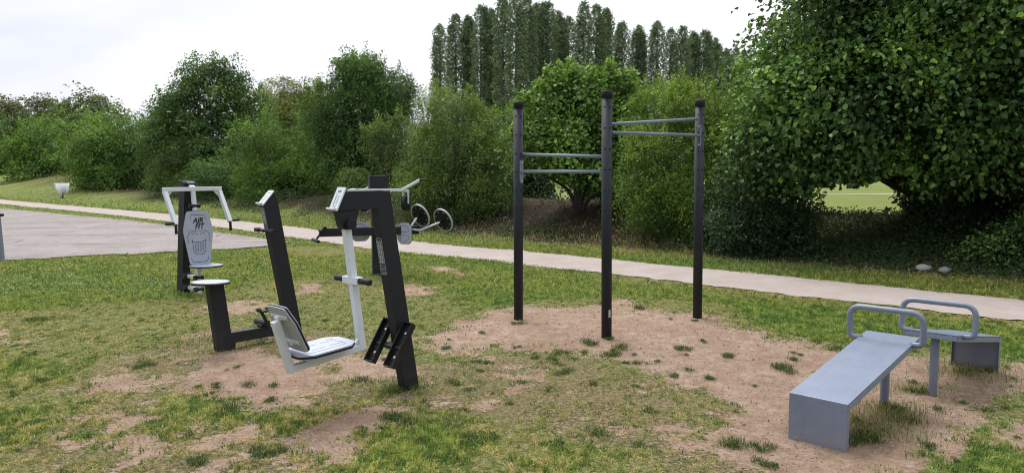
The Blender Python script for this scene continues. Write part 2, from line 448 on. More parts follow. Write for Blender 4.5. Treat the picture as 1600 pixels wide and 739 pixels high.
# ------------------------------------------------------------------ fast meshes from arrays
def array_mesh(name, V, F, mats, attrs=None, colors=None, smooth=False):
    me = bpy.data.meshes.new(name)
    nv, nf, k = len(V), len(F), F.shape[1]
    me.vertices.add(nv); me.loops.add(nf*k); me.polygons.add(nf)
    me.vertices.foreach_set('co', np.ascontiguousarray(V, np.float32).ravel())
    me.loops.foreach_set('vertex_index', np.ascontiguousarray(F, np.int32).ravel())
    me.polygons.foreach_set('loop_start', np.arange(0, nf*k, k, dtype=np.int32))
    me.polygons.foreach_set('use_smooth', np.full(nf, smooth))
    for m in mats: me.materials.append(m)
    for a, arr in (attrs or {}).items():
        at = me.attributes.new(a, 'FLOAT', 'POINT')
        at.data.foreach_set('value', np.ascontiguousarray(arr, np.float32))
    if colors is not None:
        at = me.attributes.new('tone', 'FLOAT_COLOR', 'POINT')
        at.data.foreach_set('color', np.ascontiguousarray(colors, np.float32).ravel())
    me.update(calc_edges=True)
    me.validate()
    return me

def nrm(a): return a/np.maximum(np.linalg.norm(a, axis=1, keepdims=True), 1e-9)

def leaves(P, out, rng, size, tint, hexa=False, up=.55, droop=.3, rand=.6, aspect=.62):
    """leaf blades at P; 'out' = outward direction of each"""
    n = len(P)
    nor = nrm(out*.55 + np.array([0, 0, 1.0])*up + rng.normal(0, rand, (n, 3)))
    t = nrm(out*.7 + rng.normal(0, .7, (n, 3)) - np.array([0, 0, 1.0])*droop)
    t = nrm(t - nor*np.sum(t*nor, 1, keepdims=True))
    b = np.cross(nor, t)
    ln = (size*rng.uniform(.65, 1.25, n))[:, None]; w = ln*aspect*.5*rng.uniform(.8, 1.1, n)[:, None]
    fold = nor*w*.35; curl = nor*ln*.14
    if not hexa:
        V = np.stack([P, P + t*ln*.5 + b*w + fold, P + t*ln - curl, P + t*ln*.5 - b*w + fold], 1).reshape(-1, 3)
        F = np.arange(n*4).reshape(-1, 4)
        return V, F, np.repeat(tint, 4)
    V = np.stack([P, P + t*ln*.28 + b*w*.95 + fold, P + t*ln*.68 + b*w*.8 + fold*.6, P + t*ln - curl,
                  P + t*ln*.68 - b*w*.8 + fold*.6, P + t*ln*.28 - b*w*.95 + fold], 1).reshape(-1, 3)
    i = np.arange(n)[:, None]*6
    F = np.concatenate([i + np.array([[0, 1, 2, 3]]), i + np.array([[0, 3, 4, 5]])])
    return V, F, np.repeat(tint, 6)

def crown_points(blobs, n, rng, zmin=.1, lump=.16, inner=.22, gap=.35, gapf=2.2, pit=.1, pitf=5.0, gfun=None):
    B = np.array(blobs, float)
    w = B[:, 3]*B[:, 5] + B[:, 3]*B[:, 4]; w = w/w.sum()
    need = int(n*2.6)
    k = rng.choice(len(B), need, p=w)
    d = nrm(rng.normal(0, 1, (need, 3)))
    r = 1-.33*rng.random(need)**1.6
    inn = rng.random(need) < inner
    r = np.where(inn, rng.uniform(.3, .75, need), r)
    ph = rng.uniform(0, 6.28, (6, 1)); fr = rng.normal(0, 1, (6, 3))*np.array([[2.2], [2.6], [3.5], [4.5], [6.5], [8]])
    lp = sum(np.sin(d@fr[i] + ph[i, 0] + k*1.7)/(1+i*.45) for i in range(6))/2.2
    r = r*(1 + lump*lp)
    P = B[k, :3] + d*B[k, 3:6]*r[:, None]
    # sprays that stand out and hollows between them
    ph3 = rng.uniform(0, 6.28, 7); f3 = rng.normal(0, 1, (7, 3)); f3 = f3/np.linalg.norm(f3, axis=1, keepdims=True)*pitf*rng.uniform(.6, 1.5, (7, 1))
    hi = sum(np.sin(P@f3[i] + ph3[i]) for i in range(7))/2.2
    sc = B[k, 3:6].mean(1)
    P = P + d*np.where(inn, 0, np.clip(hi, -1.6, 1.6)*pit*np.minimum(sc, 2.0))[:, None]
    ok = (P[:, 2] > zmin) if gfun is None else (P[:, 2] > gfun(P)+.04)
    ok &= (rng.random(need) < .22+.85*sstep(-1.2, .6, hi)) | inn
    for j in range(len(B)):
        v = np.linalg.norm((P-B[j, :3])/B[j, 3:6], axis=1)
        ok &= ~((v < .62) & (k != j) & ~inn)
    ph2 = rng.uniform(0, 6.28, 5); f2 = rng.normal(0, gapf, (5, 3))
    g = sum(np.sin(P@f2[i] + ph2[i]) for i in range(5))/2.4
    ok &= (g > -1+gap*rng.random(need)*1.2) | inn
    P, d, r, inn = P[ok][:n], d[ok][:n], r[ok][:n], inn[ok][:n]
    out = nrm(d/np.maximum(B[k[ok][:n], 3:6], .2))
    return P, out, inn, hi[ok][:n]

def crown_mesh(name, blobs, mat, seed, n=900, lpc=32, leaf=.08, cr=.22, zmin=.1, hexa=False, lump=.16, shoots=0, shoot_len=.5,
               up=.55, droop=.3, flat=.6, gap=.35, gapf=2.2, inner=.22, aspect=.62, avoid=None, topbright=.25, pit=.19, pitf=4.2, gfun=None):
    rng = np.random.default_rng(seed)
    n = int(n*.62); lpc = int(lpc*1.5); cr = cr*1.12
    P, out, inn, hi = crown_points(blobs, n, rng, zmin, lump, inner, gap, gapf, pit, pitf, gfun)
    m = len(P)
    ct = rng.random(m)
    # every spray is a flattened fan of leaves, facing outwards and up, drooping towards its rim
    ax = nrm(out*.55 + np.array([0, 0, .85]) + rng.normal(0, .22, (m, 3)))
    t1 = nrm(np.cross(ax, nrm(rng.normal(0, 1, (m, 3))))); t2 = np.cross(ax, t1)
    csz = cr*rng.uniform(.6, 1.45, m)
    a, b_, c_ = (rng.normal(0, 1, m*lpc) for _ in range(3))
    rp_ = lambda v: np.repeat(v, lpc, 0)
    S_ = rp_(csz)[:, None]
    Q = rp_(P) + rp_(t1)*(a[:, None]*S_) + rp_(t2)*(b_[:, None]*S_*.75) + rp_(ax)*(c_[:, None]*S_*flat*.55) - np.array([0, 0, 1.0])*(S_*.22*((a**2+b_**2)[:, None]))
    O = np.repeat(out, lpc, 0); I = np.repeat(inn, lpc)
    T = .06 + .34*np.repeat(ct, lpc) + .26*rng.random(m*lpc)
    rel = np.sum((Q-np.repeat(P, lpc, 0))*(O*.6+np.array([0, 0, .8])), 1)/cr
    T = T + .10*rel + topbright*np.clip(O[:, 2], 0, 1)*.6 + .13*np.repeat(np.clip(hi, -1.5, 1.5), lpc)  # young growth lighter; highlight on tops and shade in hollows mixed into tint
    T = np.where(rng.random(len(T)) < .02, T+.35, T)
    T = np.where(I, T*.5, T)  # inner leaves tinted darker to paint shade inside the crown
    if shoots:
        oi = np.where((out[:, 2] > .15) & ~inn)[0]
        if len(oi):
            s = rng.choice(oi, shoots)
            K = 22
            d = nrm(out[s]*.5 + np.array([0, 0, 1.0]) + rng.normal(0, .25, (shoots, 3)))
            ln = shoot_len*rng.uniform(.4, 1.1, shoots)
            f = np.tile(np.linspace(.0, 1, K), shoots)
            q = np.repeat(P[s], K, 0) + np.repeat(d*ln[:, None], K, 0)*f[:, None] + rng.normal(0, leaf*.35, (shoots*K, 3))
            Q = np.concatenate([Q, q]); O = np.concatenate([O, nrm(np.repeat(d, K, 0)*.3+rng.normal(0, .7, (len(q), 3)))])
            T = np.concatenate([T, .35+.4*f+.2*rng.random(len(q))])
    ok = (Q[:, 2] > zmin*.5+.03) if gfun is None else (Q[:, 2] > gfun(Q)+.02)
    if avoid is not None: ok &= ~avoid(Q)
    Q, O, T = Q[ok], O[ok], T[ok]
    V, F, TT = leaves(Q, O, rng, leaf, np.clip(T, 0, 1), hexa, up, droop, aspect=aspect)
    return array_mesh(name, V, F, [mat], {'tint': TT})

def limbs(mb, base, targets, r0, rng, split=.35):
    """trunk that divides into bending limbs"""
    base = Vector(base)
    for tg in targets:
        tg = Vector(tg)
        mid1 = base.lerp(tg, .35) + Vector((rng.normal(0, .08), rng.normal(0, .08), .15))
        mid1.x = base.x + (mid1.x-base.x)*.55; mid1.y = base.y + (mid1.y-base.y)*.55
        mid2 = base.lerp(tg, .7) + Vector(rng.normal(0, .12, 3))
        q = curve_pts([base-Vector((0, 0, .15)), mid1, mid2, tg], .8, 5)
        k = len(q)
        mb.tube(q, r0, 8, radii=[r0*(1-.86*i/(k-1)) for i in range(k)])
        for s in range(3):
            a = q[int(k*(.45+.17*s))]
            e = a + Vector((rng.normal(0, .5), rng.normal(0, .5), abs(rng.normal(0, .5))+.15))*min(1.5, (tg-base).length*.35)
            mb.tube([a, a.lerp(e, .5)+Vector(rng.normal(0, .05, 3)), e], r0, 6, radii=[r0*.32, r0*.2, r0*.07])

def plant(name, label, cat, blobs, mat, seed, trunk_r=.06, stems=3, bark='bark', group=None, base=None, **kw):
    """a shrub or tree: Empty > crown (leaves), trunk (stems and limbs). Blobs are given in world coordinates."""
    rng = np.random.default_rng(seed+500)
    B = np.array(blobs, float)
    bx, by = (B[0, 0], B[0, 1]) if base is None else base
    bz = float(ground_z(bx, by))
    root = empty(name, (bx, by, bz))
    B2 = B.copy(); B2[:, 0] -= bx; B2[:, 1] -= by; B2[:, 2] -= bz
    av = kw.pop('avoid', None)
    av2 = (lambda Q: av(Q+np.array([bx, by, bz]))) if av else None
    gf = None
    if kw.get('zmin', .1) < .3: gf = lambda Q: ground_z(Q[:, 0]+bx, Q[:, 1]+by)-bz+.5*kw.get('zmin', .1)
    me = crown_mesh('crown', B2, mat, seed, avoid=av2, gfun=gf, **kw)
    link_mesh('crown', me, root)
    mb = start(M[bark])
    tg = []
    for i in range(max(stems, len(B2))):
        b = B2[i % len(B2)]
        tg.append((b[0]+rng.normal(0, .25)*b[3], b[1]+rng.normal(0, .25)*b[4], b[2]+rng.uniform(.1, .6)*b[5]))
    limbs(mb, (0, 0, 0), tg, trunk_r, rng)
    mb.build('trunk', root, bevel=0)
    tag(root, label, cat, group)
    return root

# ================================================================== SETTING
def graded(a, b, fine0, fine1, step, grow=1.09):
    mid = list(np.arange(fine0, fine1+1e-6, step)); lo = []; s = step; v = fine0
    while v > a: s *= grow; v -= s; lo.append(v)
    hi = []; s = step; v = mid[-1]
    while v < b: s *= grow; v += s; hi.append(v)
    return np.array(lo[::-1]+mid+hi)

def build_ground():
    xs = graded(-900, 900, -9, 9, .07); ys = graded(-60, 1500, 3.4, 19, .07)
    X, Y = np.meshgrid(xs, ys); x, y = X.ravel(), Y.ravel()
    z = ground_z(x, y)
    d, lu, th, li = fields(x, y, .35)
    z = z - .012*d
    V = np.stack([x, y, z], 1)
    nx, ny = len(xs), len(ys)
    i = (np.arange(ny-1)[:, None]*nx + np.arange(nx-1)[None]).ravel()
    F = np.stack([i, i+1, i+nx+1, i+nx], 1)
    m, nt, b = nmat('ground_turf_and_soil')
    geo = N(nt, 'ShaderNodeNewGeometry'); pos = geo.outputs['Position']
    A = {k: attr(nt, k).outputs['Fac'] for k in ('dirt', 'lush', 'thin', 'litter')}
    nf = noise(nt, 34, 5, .72, pos); nm = noise(nt, 7, 6, .65, pos); nl = noise(nt, 1.1, 5, .65, pos); nvf = noise(nt, 180, 3, .7, pos); nm2 = noise(nt, 17, 4, .65, pos)
    base = ramp(nt, nf, [(.36, (.040, .040, .014)), (.46, (.17, .175, .050)), (.54, (.27, .265, .080)), (.64, (.50, .43, .20))])
    base = mix(nt, base, ramp(nt, nm2, [(.38, (.048, .080, .018)), (.5, (.18, .205, .055)), (.62, (.38, .31, .16))]), .50)
    lushc = ramp(nt, nf, [(.36, (.028, .050, .010)), (.5, (.15, .205, .040)), (.64, (.33, .36, .095))])
    lushc = mix(nt, lushc, ramp(nt, nl, [(.3, (.06, .14, .022)), (.7, (.18, .21, .05))]), .35)
    soil = ramp(nt, nm, [(.34, (.30, .195, .135)), (.48, (.49, .345, .255)), (.54, (.55, .405, .305)), (.66, (.72, .58, .47))])
    soil = mix(nt, soil, ramp(nt, nf, [(.34, (.14, .085, .052)), (.43, (.39, .262, .175)), (.57, (.48, .335, .235)), (.67, (.72, .58, .45))]), .60)
    soil = mix(nt, soil, (.35, .215, .145), ramp(nt, nl, [(.46, (0, 0, 0)), (.66, (.6, .6, .6))]))
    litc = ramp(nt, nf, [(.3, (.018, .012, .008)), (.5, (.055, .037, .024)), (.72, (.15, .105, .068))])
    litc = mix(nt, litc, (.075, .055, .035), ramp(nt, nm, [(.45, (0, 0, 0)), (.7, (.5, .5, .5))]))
    big = noise(nt, .09, 4, .6, pos)
    lushc = mix(nt, lushc, ramp(nt, big, [(.35, (.72, .74, .72)), (.65, (1.12, 1.08, 1.0))]), .8, 'MULTIPLY')
    thc = mix(nt, base, ramp(nt, nf, [(.34, (.10, .07, .035)), (.5, (.26, .19, .11)), (.68, (.44, .34, .22))]), mathn(nt, 'MULTIPLY', A['thin'], .65))
    c = mix(nt, thc, lushc, A['lush'])
    dsharp = mathn(nt, 'ADD', A['dirt'], mathn(nt, 'MULTIPLY', mathn(nt, 'ADD', mathn(nt, 'MULTIPLY', mathn(nt, 'SUBTRACT', nm2, .5), 1.3), mathn(nt, 'SUBTRACT', nf, .5)), 1.3), True)
    dsharp = ramp(nt, dsharp, [(.32, (0, 0, 0)), (.62, (1, 1, 1))])
    c = mix(nt, c, soil, dsharp)
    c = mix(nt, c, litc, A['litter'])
    nt.links.new(c, b.inputs['Base Color'])
    b.inputs['Roughness'].default_value = .95
    b.inputs['Specular IOR Level'].default_value = .15
    h = mathn(nt, 'ADD', nf, mathn(nt, 'MULTIPLY', nvf, .5))
    bump(nt, b, h, 1.0, .04)
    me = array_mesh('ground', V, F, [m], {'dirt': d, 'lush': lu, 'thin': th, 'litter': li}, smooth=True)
    tag(link_mesh('ground', me), kind='structure')
build_ground()

def strip_sheet(name, L0, R0, z, mat, cross=6):
    """sheet between two matching polylines"""
    A = np.array(L0); B = np.array(R0); n = len(A)
    f = np.linspace(0, 1, cross)[:, None, None]
    P = A[None]*(1-f) + B[None]*f
    V = np.concatenate([P.reshape(-1, 2), np.full((n*cross, 1), z)], 1)
    i = (np.arange(cross-1)[:, None]*n + np.arange(n-1)[None]).ravel()
    F = np.stack([i, i+1, i+n+1, i+n], 1)
    o = link_mesh(name, array_mesh(name, V, F, [mat]))
    return tag(o, kind='structure')

def path_mat():
    m, nt, b = nmat('pale_gravel')
    geo = N(nt, 'ShaderNodeNewGeometry'); pos = geo.outputs['Position']
    nf = noise(nt, 60, 4, .75, pos); nm = noise(nt, 2.2, 5, .6, pos); vf = noise(nt, 220, 2, .6, pos)
    c = ramp(nt, nf, [(.3, (.21, .17, .145)), (.5, (.35, .295, .26)), (.7, (.48, .42, .38))])
    c = mix(nt, c, ramp(nt, nm, [(.3, (.27, .22, .19)), (.7, (.42, .36, .325))]), .5)
    c = mix(nt, c, (.30, .24, .19), ramp(nt, noise(nt, 1.0, 5, .7, pos), [(.48, (0, 0, 0)), (.68, (.55, .55, .55))]))
    c = mix(nt, c, (.22, .17, .14), ramp(nt, vf, [(.62, (0, 0, 0)), (.75, (.6, .6, .6))]))
    nt.links.new(c, b.inputs['Base Color']); b.inputs['Roughness'].default_value = .95
    bump(nt, b, mathn(nt, 'ADD', nf, vf), .5, .008)
    return m
ts = np.concatenate([np.arange(-14, 22, .08), np.arange(22, 90, .4)])
# the path swings a little to and fro
bow = np.interp(ts, [-14, 0, 8, 11, 18.5, 28.5, 44, 90], [0, 0, .05, -.25, .36, .50, 0, 0])
ea = -.82 + bow + (fbm(ts*.9, ts*0, 71)-.5)*.22 + (fbm(ts*6, ts*0, 72)-.5)*.22
eb = .82 + bow + (fbm(ts*.9, ts*0, 73)-.5)*.22 + (fbm(ts*6, ts*0, 74)-.5)*.22
def bow_at(t): return np.interp(t, ts, bow)
pl = [on_path(t, a) for t, a in zip(ts, ea)]; pr = [on_path(t, a) for t, a in zip(ts, eb)]
strip_sheet('gravel_path', pl, pr, .012, path_mat())

def paving():
    m, nt, b = nmat('old_concrete_paving')
    geo = N(nt, 'ShaderNodeNewGeometry'); pos = geo.outputs['Position']
    nf = noise(nt, 40, 5, .7, pos); nm = noise(nt, .7, 6, .65, pos)
    c = ramp(nt, nm, [(.35, (.160, .136, .125)), (.65, (.275, .240, .222))])
    c = mix(nt, c, ramp(nt, nf, [(.35, (.12, .10, .092)), (.65, (.37, .33, .305))]), .4)
    # slab joints in two directions
    mp = N(nt, 'ShaderNodeMapping'); mp.inputs['Rotation'].default_value = (0, 0, R(-9)); nt.links.new(pos, mp.inputs[0])
    wob = noise(nt, 1.5, 3, .6, pos)
    sp = N(nt, 'ShaderNodeSeparateXYZ'); nt.links.new(mp.outputs[0], sp.inputs[0])
    def joint(ax, period, wd, thr):
        v = mathn(nt, 'ADD', sp.outputs[ax], mathn(nt, 'MULTIPLY', wob, .35))
        f = mathn(nt, 'FRACT', mathn(nt, 'DIVIDE', v, period))
        e = mathn(nt, 'LESS_THAN', f, wd/period)
        return mathn(nt, 'MULTIPLY', e, ramp(nt, noise(nt, .9, 4, .7, pos), [(thr, (0, 0, 0)), (thr+.1, (1, 1, 1))]))
    j = mathn(nt, 'ADD', joint(1, 2.6, .10, .38), joint(0, 4.1, .06, .45), True)
    c = mix(nt, c, (.055, .05, .035), mathn(nt, 'MULTIPLY', j, .85))
    cr = ramp(nt, noise(nt, .8, 8, .75, pos, 1.0), [(.485, (0, 0, 0)), (.497, (1, 1, 1)), (.503, (1, 1, 1)), (.515, (0, 0, 0))])
    c = mix(nt, c, (.09, .08, .06), mathn(nt, 'MULTIPLY', cr, .5))
    nt.links.new(c, b.inputs['Base Color']); b.inputs['Roughness'].default_value = .9
    bump(nt, b, nf, .4, .01)
    # outline: right corner, far edge along the path, near edge towards the left
    far = [(-5.0, 17.3), (-12.4, 24.9), (-21.4, 32.3), (-45, 54)]
    near = [(-5.35, 16.35), (-9.3, 13.7), (-16, 9.3), (-34, -3)]
    def dens(P):
        out = []
        for a, b_ in zip(P[:-1], P[1:]):
            for k in range(30): out.append((a[0]+(b_[0]-a[0])*k/30, a[1]+(b_[1]-a[1])*k/30))
        return np.array(out+[P[-1]])
    A, B = dens(far), dens(near)
    nA = fbm(A[:, 0]*1.5, A[:, 1]*1.5, 91)-.5; nB = fbm(B[:, 0]*1.5, B[:, 1]*1.5, 92)-.5
    A[:, 1] += nA*.5; B[:, 1] += nB*.7
    strip_sheet('concrete_paving', A, B, .018, m, 12)
paving()

# a pale track across the lawn beyond the hedge
strip_sheet('far_track', [(x, 52.5+.3*math.sin(x)) for x in np.arange(-10, 80, 2)], [(x, 51.2+.3*math.sin(x*.7)) for x in np.arange(-10, 80, 2)], .02, path_mat())

# ------------------------------------------------------------------ grass
def grass_mat():
    m, nt, b = nmat('grass_blades')
    a = attr(nt, 'tone').outputs['Color']
    nt.links.new(a, b.inputs['Base Color'])
    b.inputs['Roughness'].default_value = .6; b.inputs['Specular IOR Level'].default_value = .25
    tr = N(nt, 'ShaderNodeBsdfTranslucent'); nt.links.new(a, tr.inputs['Color'])
    ms = N(nt, 'ShaderNodeMixShader'); ms.inputs[0].default_value = .3
    nt.links.new(b.outputs[0], ms.inputs[1]); nt.links.new(tr.outputs[0], ms.inputs[2])
    nt.links.new(ms.outputs[0], nt.nodes['Material Output'].inputs['Surface'])
    return m
GM = grass_mat()
STRAW = np.array([.58, .48, .23]); OLIVE = np.array([.33, .35, .085]); GREEN = np.array([.175, .255, .046]); DEEP = np.array([.078, .138, .028]); YG = np.array([.38, .42, .09])

def blade_mesh(x, y, z, h, w, col, rng, lean=.5):
    n = len(x)
    P = np.stack([x, y, z-.004], 1)
    a = rng.uniform(0, 2*np.pi, n)
    D = np.stack([np.cos(a), np.sin(a), np.zeros(n)], 1)
    S = np.stack([-np.sin(a), np.cos(a), np.zeros(n)], 1)
    if True:  # turn most blades partly broadside at random
        a2 = rng.uniform(0, 2*np.pi, n); S = np.stack([np.cos(a2), np.sin(a2), np.zeros(n)], 1)
    ln = np.abs(rng.normal(0, lean, n))[:, None]*h[:, None]
    U = np.array([0, 0, 1.0])
    hh = h[:, None]; ww = w[:, None]*.5
    m = P + U*hh*.55 + D*ln*.35
    t = P + U*hh*np.clip(1-.25*ln/hh, .3, 1) + D*ln
    V = np.stack([P-S*ww, P+S*ww, m+S*ww*.8, m-S*ww*.8, t], 1).reshape(-1, 3)
    i = np.arange(n)[:, None]*5
    F = np.concatenate([i+np.array([[0, 1, 2]]), i+np.array([[0, 2, 3]]), i+np.array([[3, 2, 4]])])
    c = np.concatenate([np.repeat(col, 5, 0), np.ones((n*5, 1))], 1)
    return V, F, c

def merge(parts):
    V = []; F = []; C = []; o = 0
    for v, f, c in parts:
        V.append(v); F.append(f+o); C.append(c); o += len(v)
    return np.concatenate(V), np.concatenate(F), np.concatenate(C)

def build_grass():
    rng = np.random.default_rng(7)
    parts = []
    for (y0, y1, n, wsc, hsc) in ((3.6, 6.5, 300000, 1.0, 1.0), (6.5, 10, 250000, 1.35, 1.05), (10, 17, 190000, 1.9, 1.15), (17, 32, 110000, 3.2, 1.5), (32, 62, 60000, 6, 2.2)):
        y = rng.uniform(y0, y1, n); x = rng.uniform(-1, 1, n)*(.70*y+.9)
        d, lu, th, li = fields(x, y)
        q = pathq(x, y); t = patht(x, y)
        b = bow_at(t)
        keep = np.abs(q-b) > .74+rng.random(n)*.14+.35*(fbm(x*3, y*3, 207, 3)-.5)
        # the slab
        e = (x+5.0)*-.56 + (y-17.3)*-.83   # only a coarse test below
        near_line = (y-16.35) - (x+5.35)*(.66)
        on_slab = (x < -5.15) & (near_line > .12+.25*(fbm(x*2, y*2, 31)-.5)) & (q < -1.5) & (y < 32.3-(x+21.4)*.955+1.2)
        far_edge = (y-17.3)+(x+5.0)*1.0
        on_slab &= far_edge < .1
        clump = fbm(x*11, y*8, 41, 3)
        dens = .22 + .78*sstep(.36, .58, clump) + .75*lu
        dens = dens*(1-.55*th*(1-.8*lu))
        dens = dens*(1-.985*d)*(1-.55*li*(q > 2.4))
        keep &= ~on_slab
        keep &= ~((q > 3.2+rng.random(n)*1.5) & (t < 45))
        keep &= (rng.random(n) < dens*1.25)
        x, y, d, lu, th, li, q, t, clump = [k[keep] for k in (x, y, d, lu, th, li, q, t, clump)]
        n = len(x)
        tall = .42 + .5*lu + .5*sstep(.45, .7, clump)*(.6+.4*lu)
        verge = np.exp(-((np.abs(q-bow_at(t))-.98)/.16)**2)
        hs = rng.uniform(.014, .044, n)*hsc*tall + verge*.02
        hs += (q > 1)*rng.uniform(.0, .045, n)
        w = rng.uniform(.0035, .0075, n)*wsc
        cell = np.clip((vnoise(x*21, y*12, 201)*.6+vnoise(x*47, y*26, 202)*.4-.5)*1.9+.5, 0, 1)     # neighbouring blades share a tone
        r = np.clip(cell+rng.normal(0, .16, n), 0, 1)[:, None]; r2 = (.5*rng.random(n)+.5*np.clip((vnoise(x*33, y*19, 203)-.5)*2+.5, 0, 1))[:, None]
        thin_c = np.where(r < .26, STRAW*(.65+.5*r2), np.where(r < .62, OLIVE*(.6+.7*r2), np.where(r < .82, GREEN*(.7+.6*r2), DEEP*(.6+.7*r2))))
        lush_c = np.where(r < .30, YG*(.75+.5*r2), np.where(r < .74, GREEN*(.7+.7*r2), DEEP*(.75+.7*r2)))
        k = np.clip(lu+.25*(fbm(x*.8, y*.8, 51)-.5)*2, 0, 1)[:, None]
        col = thin_c*(1-k)+lush_c*k
        warm = fbm(x*.45+9, y*.45, 61)[:, None]
        col = col*(1+(warm-.5)*np.array([[.9, .3, .2]]))
        # sun-bleached stalks near the hedge
        dry = ((q > 1.9) & (rng.random(n) < .35*li+.10))[:, None]
        col = np.where(dry, STRAW*(.6+.6*r2), col)
        z = ground_z(x, y)
        parts.append(blade_mesh(x, y, z, hs, w, col, rng, .8))
    # tufts of darker, taller grass
    X = []; Y = []; H = []; W = []; CC = []
    for i, (tx, ty) in enumerate(TUFTS):
        if abs(pathq(tx, ty)) < 1.2: continue
        s = rng.uniform(.35, 1.0)*(1 if i < 90 else .6)
        for j in range(int(rng.integers(1, 4))):
            cx, cy = tx+rng.normal(0, .05*s), ty+rng.normal(0, .07*s)
            n = int(210*s)
            x = cx+rng.normal(0, .034*s, n); y = cy+rng.normal(0, .045*s, n)
            X.append(x); Y.append(y); H.append(rng.uniform(.015, .062, n)*s); W.append(rng.uniform(.003, .005, n))
            r = rng.random(n)[:, None]
            CC.append(np.where(r < .10, STRAW*.7, np.where(r < .4, GREEN*(.4+.5*r), DEEP*(.4+.5*r))))
    x, y = np.concatenate(X), np.concatenate(Y)
    parts.append(blade_mesh(x, y, ground_z(x, y), np.concatenate(H), np.concatenate(W), np.concatenate(CC), rng, .95))
    # lusher grass round the feet of the far poles and dry tangle under the near bench
    X = []; Y = []; H = []; W = []; CC = []
    for (cx, cy, sx, sy, n, hm, dryf) in ((2.32, 4.85, .16, .22, 1500, .06, .7), (2.62, 5.15, .12, .12, 700, .07, .6), (3.72, 6.2, .20, .16, 1000, .06, .6), (3.1, 5.7, .2, .1, 500, .05, .5),
                                          (-.82, 5.78, .16, .12, 700, .05, .2), (-4.45, 10.2, .3, .2, 500, .06, .1), (-2.1, 12, .3, .15, 500, .06, .1), (-2.75, 7.35, .35, .25, 1300, .05, .2)):
        x = cx+rng.normal(0, sx, n); y = cy+rng.normal(0, sy, n)
        X.append(x); Y.append(y); H.append(rng.uniform(.3, 1.1, n)*hm); W.append(rng.uniform(.003, .005, n))
        r = rng.random(n)[:, None]; r2 = rng.random(n)[:, None]
        CC.append(np.where(r < dryf, STRAW*(.35+.5*r2), np.where(r2 < .5, GREEN, DEEP)))
    x, y = np.concatenate(X), np.concatenate(Y)
    parts.append(blade_mesh(x, y, ground_z(x, y), np.concatenate(H), np.concatenate(W), np.concatenate(CC), rng, .8))
    V, F, C = merge(parts)
    me = array_mesh('grass', V, F, [GM], colors=C)
    tag(link_mesh('grass', me), 'worn turf of green and straw coloured blades with darker tufts', 'grass', kind='stuff')
build_grass()

def build_flowers():
    """clover heads, daisies and small yellow flowers"""
    rng = np.random.default_rng(17)
    n = 26000
    y = rng.uniform(4.2, 16, n); x = rng.uniform(-1, 1, n)*(.70*y+.8)
    d, lu, th, li = fields(x, y); q = pathq(x, y)
    leftb = sstep(-1.0, -5.0, x)*sstep(6.6, 8.5, y)
    dens = (.07 + .85*leftb)*lu*(1-d)*sstep(.42, .66, fbm(x*1.6, y*1.6, 77))
    near_line = (y-16.35)-(x+5.35)*.66
    k = (rng.random(n) < dens) & (q < -1.0) & ~((x < -5) & (near_line > -.1))
    x, y = x[k], y[k]; n = len(x)
    yel = (fbm(x*.7+4, y*.9, 88) > .47) & (y > 8) & (rng.random(n) < .6)
    s = rng.uniform(.004, .011, n)*np.clip(y/8, .8, 1.6)
    z = ground_z(x, y)+rng.uniform(.025, .05, n)
    P = np.stack([x, y, z], 1)
    nn = nrm(rng.normal(0, .5, (n, 3))+np.array([0, -.4, 1.0]))
    a = nrm(np.cross(nn, np.array([[1.0, .2, 0]]))); b = np.cross(nn, a); s = s[:, None]
    V = np.stack([P+a*s, P+b*s, P-a*s, P-b*s, P+nn*s*.9, P-nn*s*.7], 1).reshape(-1, 3)
    T = np.array([[0, 1, 4], [1, 2, 4], [2, 3, 4], [3, 0, 4], [1, 0, 5], [2, 1, 5], [3, 2, 5], [0, 3, 5]])
    F = (np.arange(n)[:, None, None]*6+T[None]).reshape(-1, 3)
    col = np.where(yel[:, None], np.array([.62, .47, .06]), np.array([.50, .52, .32]))*rng.uniform(.7, 1.1, (n, 1))
    C = np.concatenate([np.repeat(col, 6, 0), np.ones((n*6, 1))], 1)
    tag(link_mesh('clover_flowers', array_mesh('clover_flowers', V, F, [GM], colors=C)), 'tiny white and yellow flowers scattered through the left lawn', 'flowers', kind='stuff')
build_flowers()

